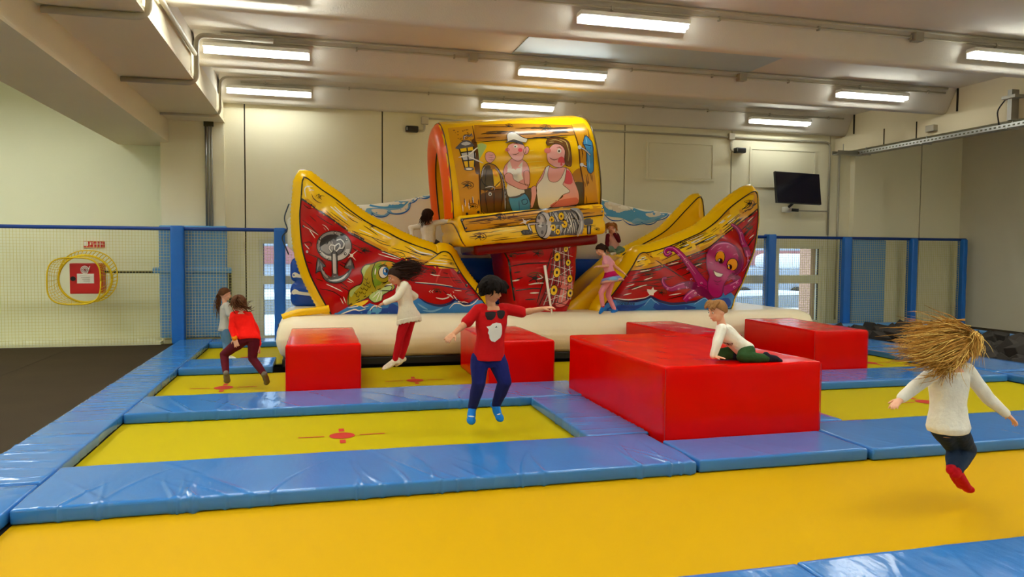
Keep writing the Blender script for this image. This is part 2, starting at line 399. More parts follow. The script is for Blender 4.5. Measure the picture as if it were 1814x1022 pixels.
# ---- tube lights
def tube_light(x, y, z, label, group='tube lights on the ceiling ribs', L=1.4, glow='tube_glow'):
    t = thing('tube_light', label, 'ceiling light', group, (x, y, z-0.06))
    MB().rbox(x-L/2-0.02, x+L/2+0.02, y-0.075, y+0.09, z-0.012, z+0.05, 0.02, (2, 1, 1)).rbox(x-L/2-0.02, x+L/2+0.02, y+0.066, y+0.09, z-0.082, z+0.03, 0.01, (2, 1, 1)).obj('housing', 'white_paint', t)  # rear plate and overhang added to shield rib and ceiling from the glow
    MB().rbox(x-L/2, x+L/2, y-0.06, y+0.06, z-0.065, z-0.012, 0.022, (2, 1, 1)).obj('diffuser', glow, t, True)
    for s in (-1, 1): MB().box(x+s*(L/2-0.2)-0.012, x+s*(L/2-0.2)+0.012, y-0.01, y+0.22, z+0.04, z+0.055).obj('bracket', 'steel', t)
rows = ['back row of tube lights', 'middle row of tube lights', 'front visible row of tube lights']
LX = (-0.82, 3.74, 9.5)
for k in range(3):
    for i, x in enumerate(LX):
        if k == 2 and i == 0: tube_light(x, RIBS[k]-0.29, 4.49, 'extra white tube light outside the view over the hall', 'tube lights outside the view'); continue
        tube_light(x, RIBS[k]-0.29, 4.49, 'glowing white tube light, %s in the %s' % (('left', 'centre', 'right')[i], rows[k]), glow=('tube_glow_dim', 'tube_glow_soft', 'tube_glow_soft')[k])
OUT = ('extra white tube light outside the view over the hall', 'tube lights outside the view')
for k in range(3, 7):
    for x in LX: tube_light(x, RIBS[k]-0.29, 4.49, *OUT)
for yy in (12.6, 10.6, 8.5, 6.0, 3.0, 0.0, -3.0):
    for x in (-5.0, -7.4): tube_light(x, yy, 4.66, *OUT, glow='tube_glow' if x > -6 else 'tube_glow_soft')  # unseen left bay lamps, more of them added to brighten the left wall
for yy in (8.3, 6.5, 4.5, 2.5, 0.5, -2.5): tube_light(13.1, yy, 4.6, *OUT)  # lamps added out of view to lift the dim right bay

# ---- cable tray under the right girder
t = thing('cable_tray', 'perforated galvanised cable tray hung under the right girder', 'cable tray', None, (11.15, 12, 3.78))
m = MB()
for (xa, xb, za, zb) in ((11.05, 11.06, 3.78, 3.85), (11.24, 11.25, 3.78, 3.85), (11.05, 11.25, 3.775, 3.782)): m.box(xa, xb, 2, 13.6, za, zb)
m.obj('trough', 'steel', t)
m = MB()
for i in range(120):
    y = 3.0+i*0.088; m.box(11.046, 11.05, y, y+0.04, 3.80, 3.825)
o = m.obj('slots', 'pipe_dark', t); o['kind'] = 'stuff'
for yy in (13.3, 11.7, 9.9, 7.5): MB().box(11.03, 11.27, yy, yy+0.03, 3.76, 3.775).box(11.14, 11.155, yy, yy+.015, 3.785, 3.92).obj('hanger', 'steel_dull', t)
m = MB(); m.box(10.55, 11.25, 13.42, 13.6, 3.77, 3.78); m.box(10.55, 11.05, 13.42, 13.425, 3.78, 3.85); m.box(10.55, 11.25, 13.595, 13.6, 3.78, 3.85); m.obj('end_bend', 'steel', t)
MB().tube([(10.75, 13.51, 3.78), (10.75, 13.51, 4.0)], 0.008, 6).obj('rod', 'steel_dull', t)
MB().rbox(11.1, 11.2, 11.5, 11.7, 3.98, 4.1, 0.01, (1, 1, 1)).obj('junction_box', 'conduit_grey', t)
t = thing('beam_bracket', 'grey steel bracket with loose cables on the right girder', 'bracket', None, (11.15, 9.9, 3.9))
MB().box(11.05, 11.2, 9.85, 9.93, 3.9, 4.4).obj('plate', 'steel_dull', t)
MB().box(11.0, 11.2, 9.75, 10.0, 4.25, 4.3).obj('arm', 'steel_dull', t)
MB().tube(bend([(11.08, 10.1, 3.86), (11.08, 10.15, 4.1), (11.1, 10.0, 4.28), (11.1, 9.8, 4.3)], 0.08), 0.012, 6).obj('cable', 'black_plastic', t, True)

# ---- television and camera
t = thing('wall_television', 'black flat television tilted forward high on the back wall', 'television', None, (9.99, 14.1, 2.72))
R = Matrix.Translation((9.98, 13.95, 3.08)) @ Matrix.Rotation(math.radians(4), 4, 'Z') @ Matrix.Rotation(math.radians(-9), 4, 'X') @ Matrix.Rotation(math.radians(1.0), 4, 'Y')
MB().rbox(-0.58, 0.58, -0.03, 0.03, -0.34, 0.34, 0.01, (1, 1, 1), M=R).obj('case', 'black_plastic', t)
MB().box(-0.565, 0.565, -0.033, -0.0295, -0.325, 0.325, M=R).obj('screen', 'screen_dark', t)
MB().box(9.9, 10.1, 13.98, WY, 3.0, 3.2).obj('wall_mount', 'black_plastic', t)
t = thing('wall_camera', 'small white security camera below the television', 'camera', None, (9.95, 14.2, 2.6))
MB().rbox(9.86, 10.06, 14.2, 14.34, 2.58, 2.7, 0.02, (2, 2, 2)).obj('base', 'white_paint', t, True)
MB().tube([(9.98, 14.14, 2.63), (10.1, 14.06, 2.62)], 0.035, 10).obj('barrel', 'black_plastic', t, True)
MB().tube([(9.95, 14.2, 2.7), (9.97, 14.1, 2.76)], 0.03, 8).obj('cable_ring', 'black_plastic', t, True)

# ---- hose sign, cabinet, pipe
t = thing('hydrant_sign', 'small red and white fire hose sign above the red cabinet', 'sign', None, (-3.78, 14.7, 1.6))
MB().box(-4.06, -3.72, 14.78, 14.8, 1.69, 1.81).obj('plate', 'cabinet_red', t)
m = MB(); m.box(-4.052, -3.985, 14.775, 14.78, 1.722, 1.8); m.obj('pictogram', 'white_paint', t)
m = MB()
for (a, b, c, d) in ((-3.95, -3.938, 1.74, 1.785), (-3.9, -3.74, 1.748, 1.758), (-3.893, -3.886, 1.70, 1.74), (-3.834, -3.828, 1.695, 1.80), (-3.784, -3.778, 1.695, 1.80), (-3.88, -3.74, 1.77, 1.773), (-3.93, -3.905, 1.772, 1.78)):
    m.box(a, b, 14.775, 14.78, c, d)
m.obj('lettering', 'white_paint', t)
t = thing('hose_cabinet', 'red fire hose cabinet with white notice inside the net opening', 'fire cabinet', None, (-3.83, 14.1, 0.9))
MB().rbox(-4.09, -3.58, 14.08, 14.3, 0.9, 1.42, 0.015, (2, 2, 2)).obj('case', 'cabinet_red', t)
MB().rbox(-4.08, -3.59, 14.066, 14.08, 0.91, 1.41, 0.006, (1, 1, 1)).obj('door', 'cabinet_red', t)
MB().box(-3.97, -3.71, 14.06, 14.065, 1.08, 1.245).obj('notice', 'white_paint', t)
m = MB()
for i in range(4): m.box(-3.93+0.02*i, -3.77, 14.057, 14.06, 1.205-i*0.03, 1.212-i*0.03)
m.obj('notice_lines', 'conduit_grey', t)
sp = [(-3.845+math.cos(a)*(0.012+0.0033*a), 14.055, 1.315+math.sin(a)*(0.012+0.0033*a)) for a in [i*0.35 for i in range(52)]]
MB().tube(sp+[(-3.77, 14.055, 1.375)], 0.007, 5).obj('hose_emblem', 'white_paint', t, True)
MB().disc((-4.03, 14.06, 1.16), 0.04, (0, 1, 0), 16, 0.02).obj('lock', 'black_plastic', t)
MB().tube([(-3.83, 14.3, 1.16), (-3.83, 14.8, 1.16)], 0.05, 8).obj('wall_fixing', 'pipe_dark', t)
t = thing('water_pipe', 'dark pipe from the fire hose cabinet along the wall', 'pipe', None, (-2.6, 14.2, 0.1))
MB().tube([(-3.58, 14.2, 1.27), (-2.72, 14.2, 1.27)], 0.022, 8).obj('run', 'pipe_dark', t, True)
MB().tube([(-1.545, 14.3, 1.3), (-1.545, 14.3, 0.1)], 0.022, 8).obj('drop', 'pipe_dark', t, True)
# ================================================================== FENCE AND NETS
FY = 14.02
fence = thing('net_fence', 'tall safety net fence with blue padded posts along the back wall', 'fence', None, (4, FY, 0))
MB().tube([(-9.0, FY, 2.03), (14.55, FY, 2.03)], 0.032, 8).obj('rail', 'rail_blue', fence, True)
POSTS = [(-2.37, 0.21, 2.08), (-0.67, 0.19, 2.07), (9.38, 0.19, 2.09), (11.28, 0.19, 2.05), (13.05, 0.16, 2.04), (14.45, 0.12, 2.04)]
for i, (x, w, zt) in enumerate(POSTS):
    h = w/2
    MB().rbox(x-h, x+h, FY-0.11, FY+0.09, 0.02, zt, 0.025, (3, 3, 24), 0.008, 7.0).obj('post', 'post_blue', fence, True)
HC = (-3.83, 1.16, 0.40)
def net(x0, x1, z0, z1, y, cell, w, name, m, hole=None, parent=fence):
    b = MB(); t = w/2
    def seg(a0, a1, other, horiz):
        if horiz: b.box(a0, a1, y-t, y+t, other-t, other+t)
        else: b.box(other-t, other+t, y-t, y+t, a0, a1)
    for horiz, lo, hi, a0, a1 in ((True, z0, z1, x0, x1), (False, x0, x1, z0, z1)):
        n = int((hi-lo)/cell)
        for i in range(n+1):
            o = lo+(hi-lo)*i/n
            if hole:
                c = hole[1] if horiz else hole[0]; d = abs(o-c)
                if d < hole[2]:
                    k = math.sqrt(hole[2]**2-d*d); cc = hole[0] if horiz else hole[1]
                    seg(a0, cc-k, o, horiz); seg(cc+k, a1, o, horiz); continue
            seg(a0, a1, o, horiz)
    o = b.obj(name, m, parent); o['kind'] = 'stuff'; return o
net(-9.0, -2.5, 0.02, 2.0, FY, 0.05, 0.0045, 'net', 'net_cord', HC)
net(-2.25, -0.78, 0.1, 2.0, FY, 0.05, 0.0045, 'net', 'net_cord')
net(-0.57, 9.28, 0.1, 2.0, FY, 0.05, 0.0045, 'net', 'net_cord')
net(9.48, 11.18, 0.1, 2.0, FY, 0.05, 0.0045, 'net', 'net_cord')
net(11.38, 12.96, 0.1, 2.0, FY, 0.05, 0.0045, 'net', 'net_cord')
net(13.14, 14.38, 0.1, 2.0, FY, 0.05, 0.0045, 'net', 'net_cord')
# yellow net collar around the cabinet opening
collar = thing('net_collar', 'yellow net sleeve sewn round the fire hose cabinet opening', 'net', None, (HC[0], 13.8, 0.7))
def loop(cx, cz, rx, rz, p, y, n=48, ph=0):
    o = []
    for i in range(n):
        a = 2*math.pi*i/n+ph; c, s_ = math.cos(a), math.sin(a)
        o.append(Vector((cx+rx*math.copysign(abs(c)**p, c), y+0.012*math.sin(3*a), cz+rz*math.copysign(abs(s_)**p, s_))))
    return o
A = loop(HC[0], HC[1], 0.41, 0.40, 1.0, FY-0.005); B = loop(HC[0]-0.09, HC[1]-0.03, 0.40, 0.39, 0.62, FY-0.3)
for nm, q, r in (('back_hoop', A, 0.02), ('front_hoop', B, 0.013)):
    MB().tube(q+[q[0]], r, 6).obj(nm, 'net_yellow', collar, True)
m = MB()
for i in range(48):
    m.tube([A[i], (A[i]+B[i])/2+Vector((0, 0, -0.015)), B[i]], 0.0035, 4)
for t in (0.2, 0.4, 0.6, 0.8):
    q = [A[i].lerp(B[i], t) for i in range(48)]; m.tube(q+[q[0]], 0.003, 4)
o = m.obj('sleeve_net', 'net_yellow', collar); o['kind'] = 'stuff'
# loose yellow skirt of net at the upper right of the hoop
m = MB()
C2 = loop(HC[0]+0.05, HC[1]+0.04, 0.45, 0.44, 0.9, FY-0.02)
for i in range(48): m.tube([A[i], C2[i]], 0.007, 4)
m.tube(C2+[C2[0]], 0.01, 5); m.obj('outer_hem', 'net_yellow', collar)
# wall padding behind the net
t = thing('column_padding', 'light blue padding wrapped round the cream wall column behind the net', 'padding', None, (-2.1, 14.2, 0.1))
MB().rbox(-2.7, -1.58, 14.13, 14.24, 0.1, 2.09, 0.03, (6, 2, 12), 0.006, 5).obj('pad', 'pad_blue_wall', t, True)
MB().rbox(-2.8, -1.5, 14.1, 14.2, 1.25, 1.35, 0.02, (6, 2, 2), 0.004, 5).obj('strap', 'pad_blue_wall', t, True)
tag(MB().rbox(11.55, 12.42, 14.09, 14.19, 0.1, 2.0, 0.03, (6, 2, 12), 0.006, 5).obj('pilaster_padding', 'pad_blue_wall', None, True), 'light blue padding on the pilaster behind the right net', 'padding')

# ================================================================== TRAMPOLINE BEDS
def target(parent, px, sc=1.0):
    p = at_z(px[0], px[1], 0.0); x, y = p.x, p.y; z = 0.0035; m = MB()
    n = 28; m.add([(x+0.112*math.cos(2*math.pi*i/n), y+0.112*math.sin(2*math.pi*i/n), z) for i in range(n)], [tuple(range(n))])
    def q(a, b, c, d): m.add([(x+a, y+c, z), (x+b, y+c, z), (x+b, y+d, z), (x+a, y+d, z)], [(0, 1, 2, 3)])
    q(-0.38, -0.155, -0.012, 0.012); q(0.155, 0.38, -0.012, 0.012); q(-0.025, 0.025, 0.15, 0.27); q(-0.025, 0.025, -0.27, -0.15)
    m.obj('target_print', 'print_red', parent)
def bed(x0, x1, y0, y1, m, label, targets=()):
    t = thing('trampoline_bed', label, 'trampoline', 'yellow trampoline beds', ((x0+x1)/2, (y0+y1)/2, -0.03))
    b = MB().box(x0, x1, y0, y1, -0.012, 0.0).obj('bed_sheet', m, t)
    f = MB()
    for (a, b_, c, d) in ((x0-.05, x1+.05, y0-.06, y0), (x0-.05, x1+.05, y1, y1+.06), (x0-.06, x0, y0, y1), (x1, x1+.06, y0, y1)): f.box(a, b_, c, d, -0.03, -0.004)
    f.obj('frame', 'under_dark', t)
    for p in targets: target(b, p)
    return t
bed(-1.78, 9.9, 3.1, 5.0, 'bed_orange', 'long orange yellow trampoline bed across the front of the picture')
bed(-1.80, 2.24, 5.8, 7.7, 'bed_yellow', 'yellow trampoline bed under the boy in the red shirt', [(606, 772)])
bed(2.85, 4.5, 5.8, 7.8, 'bed_yellow', 'yellow trampoline bed hidden under the large red block')
bed(4.78, 8.82, 5.85, 7.8, 'bed_yellow', 'yellow trampoline bed on the right behind the blonde girl', [(1640, 712)])
bed(-1.80, -0.02, 8.5, 10.5, 'bed_yellow', 'yellow trampoline bed under the girl in the red top', [(396, 687)])
bed(0.05, 4.5, 8.5, 10.66, 'bed_yellow', 'yellow trampoline bed under the girl in red leggings', [(735, 674)])
bed(4.6, 8.84, 8.5, 10.5, 'bed_yellow', 'yellow trampoline bed beside the rightmost red block', [(1541, 643)])
bed(-1.80, -0.45, 11.3, 13.4, 'bed_yellow', 'yellow trampoline bed left of the ship below the fence', [(439, 634)])

# ================================================================== SAFETY PADS
def ridges(seed, x0, x1, y0, y1, k, amp=0.010, along='x'):
    """creases pulled in the vinyl cover: sharp on the crest, fading out along their length"""
    r = random.Random(seed); L = []
    for i in range(k):
        c = r.uniform(x0, x1) if along == 'x' else r.uniform(y0, y1)
        L.append((c, r.uniform(-0.75, 0.25), r.uniform(0.010, 0.03), amp*r.uniform(0.35, 1.0), r.uniform(0.35, 1.1), r.uniform(-.5, .5)))
    def fold(p, n):
        d = 0.0
        for c, k1, w, a, ln, k2 in L:
            if along == 'x':
                v = (p.y-y0)/(y1-y0); off = p.x-(c+k1*v*(y1-y0)+k2*v*v*(y1-y0)); fade = max(0.0, 1-v/ln)
            else:
                v = (p.x-x0)/(x1-x0); off = p.y-(c+k1*0.25*v*(x1-x0)+k2*.2*v*v*(x1-x0)); fade = max(0.0, 1-abs(v-0.5-k2)/ln)
            if abs(off) < 6*w: d += a*fade**0.7*(math.exp(-abs(off)/w) - 0.35*math.exp(-(off/(2.2*w))**2))
        return d
    return fold
def pad(x0, x1, y0, y1, label, m='pad_blue', n=None, fold=None, z0=0.004, z1=0.1, amp=0.004):
    n = n or (max(4, int((x1-x0)/0.12)), max(4, int((y1-y0)/0.12)), 2)
    o = MB().rbox(x0, x1, y0, y1, z0, z1, 0.018, n, amp, 2.6, fold=fold).obj('safety_pad', m, None, True)
    tag(center(o), label, 'pad', 'blue safety pads'); return o
pad(-2.34, -1.80, 2.0, 5.48, 'blue border pad at the lower left picture corner', 'pad_blue_fold_x')
pad(-2.34, -1.80, 5.52, 9.95, 'long wrinkled blue border pad beside the dark floor on the left', 'pad_blue_fold_x', (16, 330, 2), ridges(3, -2.34, -1.8, 5.6, 9.9, 46, 0.013, 'y'))
pad(-2.34, -1.80, 9.98, 13.9, 'far blue border pad reaching the first fence post on the left', 'pad_blue_fold_x', (12, 200, 2), ridges(5, -2.34, -1.8, 10, 13.9, 24, 0.008, 'y'))
pad(-1.79, 2.74, 4.95, 5.87, 'long creased blue pad in front of the jumping boy', 'pad_blue_fold_y', (400, 46, 2), ridges(11, -1.7, 2.7, 4.95, 5.87, 36, 0.022))
pad(2.77, 4.27, 4.97, 5.60, 'short blue pad in front of the large red block', 'pad_blue', (90, 24, 2), ridges(2, 2.8, 4.2, 4.97, 5.6, 4, 0.006))
pad(4.30, 8.80, 4.95, 5.90, 'long blue pad behind the blonde girl legs', 'pad_blue', (240, 30, 2), ridges(4, 4.4, 8.7, 4.95, 5.9, 18, 0.008))
pad(2.21, 2.79, 5.89, 7.60, 'blue pad between the jumping boy bed and the large red block', 'pad_blue_fold_x', (24, 130, 2), ridges(8, 2.2, 2.8, 5.9, 7.6, 18, 0.014, 'y'))
pad(-1.79, 2.95, 7.64, 8.55, 'long glossy blue pad behind the jumping boy', 'pad_blue_fold_y', (320, 36, 2), ridges(21, -1.5, 2.8, 7.64, 8.55, 26, 0.017))
pad(4.36, 4.80, 5.93, 7.70, 'narrow blue pad at the right side of the large red block')
pad(4.40, 8.79, 7.73, 8.60, 'blue pad in front of the rightmost red block', 'pad_blue', (90, 14, 2), ridges(31, 4.5, 8.7, 7.7, 8.6, 8, 0.005))
pad(-1.79, -0.60, 10.46, 11.36, 'blue pad behind the running girl in the red top')
pad(-1.79, -0.45, 13.32, 13.9, 'far blue pad below the left fence net')
pad(8.83, 9.95, 5.2, 7.95, 'blue border pad at the right picture edge beside the foam pit', 'pad_blue', None, ridges(41, 8.8, 9.9, 5.2, 7.9, 6, 0.005, 'y'))
pad(8.83, 9.95, 7.98, 10.6, 'blue border pad between foam pit and blonde girl hair')
pad(8.88, 9.95, 10.63, 13.6, 'far blue border pad left of the foam pit')
pad(-1.79, 2.33, 2.2, 3.19, 'near blue pad just below the lower picture edge', 'pad_blue_fold_y', (120, 40, 2), ridges(51, 0.5, 2.3, 2.2, 3.2, 14, 0.014))
pad(2.34, 7.0, 2.2, 3.21, 'creased blue pad in the lower right picture corner', 'pad_blue_fold_y', (320, 46, 2), ridges(52, 2.3, 5.2, 2.2, 3.2, 34, 0.02), 0.004, 0.098)

# ================================================================== FOAM PIT
t = thing('foam_pit', 'blue padded foam pit frame at the right by the wall', 'foam pit', None, (11.4, 10, -0.6))
MB().rbox(9.96, 13.0, 13.62, 13.9, -0.6, 0.16, 0.03, (20, 2, 6), 0.006, 3).obj('back_pad', 'pad_blue_wall', t, True)
MB().rbox(12.75, 13.0, 5.2, 13.6, -0.6, 0.16, 0.03, (2, 60, 6), 0.006, 3).obj('side_pad', 'pad_blue_wall', t, True)
MB().rbox(9.96, 10.05, 5.2, 13.6, -0.6, -0.02, 0.02, (1, 10, 2)).obj('inner_pad', 'pad_blue_wall', t, True)
MB().box(10.05, 12.75, 5.2, 13.62, -0.62, -0.55).obj('pit_floor', 'under_dark', t)
cube = MB().rbox(-0.13, 0.13, -0.13, 0.13, -0.13, 0.13, 0.012, (1, 1, 1), seg=1).mesh('foam_cube', 'foam_black')
r = random.Random(5); k = 0
for iy in range(19):
    for ix in range(9):
        x = 10.32+ix*0.27+r.uniform(-.04, .04); y = 7.9+iy*0.30+r.uniform(-.05, .05)
        o = link('foam_cube', cube); o.location = (x, y, -0.03+r.uniform(-0.12, 0.14)); o.rotation_euler = (r.uniform(-.7, .7), r.uniform(-.7, .7), r.uniform(0, 3)); k += 1
        tag(o, 'dark charcoal foam cube lying loose in the pit', 'foam cube', 'foam cubes in the pit')

# ================================================================== RED FOAM BLOCKS
def block(name, x0, x1, y0, y1, z0, z1, label, rot=0.0, sag=0.0, n=(16, 24, 10), amp=0.006):
    t = thing(name, label, 'foam block', 'red foam blocks', ((x0+x1)/2, (y0+y1)/2, z0))
    cx, cy = (x0+x1)/2, (y0+y1)/2
    M = Matrix.Translation((cx, cy, 0)) @ Matrix.Rotation(rot, 4, 'Z') @ Matrix.Translation((-cx, -cy, 0))
    def f(p, nn):
        d = 0.0
        if sag and nn.z > 0.6:
            u = (p.x-x0)/(x1-x0); v = (p.y-y0)/(y1-y0)
            d = -sag*max(0, 16*u*(1-u)*v*(1-v))**0.6 + 0.006*noise.noise(Vector((p.x*2.0+p.y*3, p.y*1.2-p.x, 2)))+0.004*noise.noise(Vector((p.x*9, p.y*2.2, 1)))
        return d
    MB().rbox(x0, x1, y0, y1, z0, z1, 0.022, n, amp, 3.0, M=M, fold=f if sag else None).obj('cover', 'red_vinyl', t, True)
    MB().box(x0-.002, x0+.004, y0-0.002, y0+0.004, z0+0.02, z1-0.02, M=M).obj('seam', 'cabinet_red', t)
    MB().box(x1-.004, x1+.002, y0-0.002, y0+0.004, z0+0.02, z1-0.02, M=M).obj('seam', 'cabinet_red', t)
    return t
block('foam_block', -0.36, 0.47, 8.62, 10.55, 0.004, 0.60, 'glossy red foam block beside the girl in the red top')
block('foam_block', 1.97, 2.80, 8.62, 10.45, 0.004, 0.59, 'glossy red foam block behind the boy in the red shirt')
block('foam_block', 4.62, 5.42, 8.72, 10.60, 0.004, 0.60, 'glossy red foam block behind the large red block', rot=0.03)
block('foam_block', 6.60, 7.42, 8.66, 10.58, 0.004, 0.62, 'rightmost glossy red foam block below the window', rot=-0.06)
big = block('large_foam_block', 2.80, 4.31, 5.62, 8.08, 0.004, 0.71, 'large glossy red foam block with the crawling boy on top', sag=0.02, n=(44, 60, 14), amp=0.008)
# ================================================================== INFLATABLE SHIP
def vinyl(name, rgb, rough=0.22, bump=0.12, bs=5.0, stretch=(1, 1, 1)): return mat(name, rgb, rough, 0.3, 0.05, 3, bump, bs, stretch)
vinyl('v_cream', (252, 246, 230), 0.28, 0.2, 4.5); vinyl('v_yellow', (252, 196, 4)); vinyl('v_red', (186, 8, 12)); vinyl('v_orange', (242, 94, 12), 0.3)
vinyl('v_blue', (14, 74, 178), 0.2); vinyl('v_darkred', (128, 8, 14)); vinyl('v_sand', (252, 236, 200), 0.3, 0.3, 5)
INK = {'blk': (26, 16, 10), 'brn': (96, 56, 12), 'wht': (240, 232, 214), 'wood': (222, 156, 20), 'wood2': (188, 124, 18), 'yel': (248, 200, 20), 'yel2': (252, 218, 70),
       'red2': (150, 6, 14), 'red3': (220, 40, 40), 'gry': (150, 146, 142), 'gry2': (92, 90, 92), 'gry3': (204, 200, 194), 'dk': (48, 44, 46), 'blu': (52, 128, 200), 'blu2': (20, 70, 168),
       'blu3': (130, 186, 226), 'nvy': (22, 28, 84), 'mag': (176, 14, 104), 'mag2': (120, 6, 72), 'pnk': (228, 120, 176), 'ora': (248, 164, 10), 'olv': (176, 160, 30), 'grn': (126, 160, 40), 'grn2': (180, 200, 110),
       'skin': (240, 168, 156), 'skin2': (222, 120, 110), 'skr': (232, 84, 90), 'hair': (112, 68, 26), 'jean': (70, 148, 196), 'sky': (92, 172, 224), 'sky2': (28, 104, 196), 'tan': (200, 170, 96), 'smk': (196, 182, 150), 'umb': (90, 74, 44)}
for k_, c_ in INK.items(): mat('ink_'+k_, c_, 0.24, 0.5, 0.03, 8)
VIEW = {'L1': (510, 300, 200/1703), 'L2': (510, 400, 200/1202), 'M3': (690, 420, 200/1363), 'C4': (760, 195, 160/798), 'C5': (910, 195, 170/848), 'W6': (770, 360, 310/1509),
        'R7': (1060, 320, 290/1186), 'CL': (640, 310, 160/1022), 'F8': (840, 220, 210/1341), 'px': (0, 0, 1), 'B': (760, 460, 260/830)}
def V(view, pts):
    ox, oy, s = VIEW[view]; return [(ox+x*s, oy+y*s) for x, y in pts]
def crom(pts, closed=True, step=4.0):
    """Catmull-Rom through pixel points, resampled"""
    n = len(pts); out = []
    rng = n if closed else n-1
    for i in range(rng):
        if closed: p0, p1, p2, p3 = pts[(i-1) % n], pts[i], pts[(i+1) % n], pts[(i+2) % n]
        else: p0, p1, p2, p3 = pts[max(i-1, 0)], pts[i], pts[i+1], pts[min(i+2, n-1)]
        k = max(1, int(math.hypot(p2[0]-p1[0], p2[1]-p1[1])/step))
        for j in range(k):
            t = j/k; t2 = t*t; t3 = t2*t
            out.append(tuple(0.5*(2*p1[d]+(p2[d]-p0[d])*t+(2*p0[d]-5*p1[d]+4*p2[d]-p3[d])*t2+(3*p1[d]-p0[d]-3*p2[d]+p3[d])*t3) for d in (0, 1)))
    if not closed: out.append(tuple(pts[-1]))
    return out
def dens(pts, closed=True, step=5.0):
    out = []; n = len(pts)
    for i in range(n if closed else n-1):
        a, b = pts[i], pts[(i+1) % n]; k = max(1, int(math.hypot(b[0]-a[0], b[1]-a[1])/step))
        out += [(a[0]+(b[0]-a[0])*j/k, a[1]+(b[1]-a[1])*j/k) for j in range(k)]
    if not closed: out.append(pts[-1])
    return out
def ell(cx, cy, rx, ry, rot=0, n=24):
    c, s = math.cos(rot), math.sin(rot)
    return [(cx+rx*math.cos(a)*c-ry*math.sin(a)*s, cy+rx*math.cos(a)*s+ry*math.sin(a)*c) for a in [2*math.pi*i/n for i in range(n)]]
def ribbon(pts, w, taper=True, step=3.0):
    """centre line with width(s) -> list of left/right points"""
    q = crom(pts, False, step) if len(pts) > 2 else dens(pts, False, step)
    n = len(q); L = []; R_ = []
    for i, p in enumerate(q):
        a = q[max(i-1, 0)]; b = q[min(i+1, n-1)]; dx, dy = b[0]-a[0], b[1]-a[1]; l = math.hypot(dx, dy) or 1
        t = i/(n-1) if n > 1 else 0
        if isinstance(w, (list, tuple)):
            f = t*(len(w)-1); j = min(int(f), len(w)-2); ww = w[j]+(w[j+1]-w[j])*(f-j)
        else: ww = w*(math.sin(math.pi*min(1, max(0, 0.04+0.92*t)))**0.6 if taper else 1)
        ww /= 2
        L.append((p[0]-dy/l*ww, p[1]+dx/l*ww)); R_.append((p[0]+dy/l*ww, p[1]-dx/l*ww))
    return L, R_
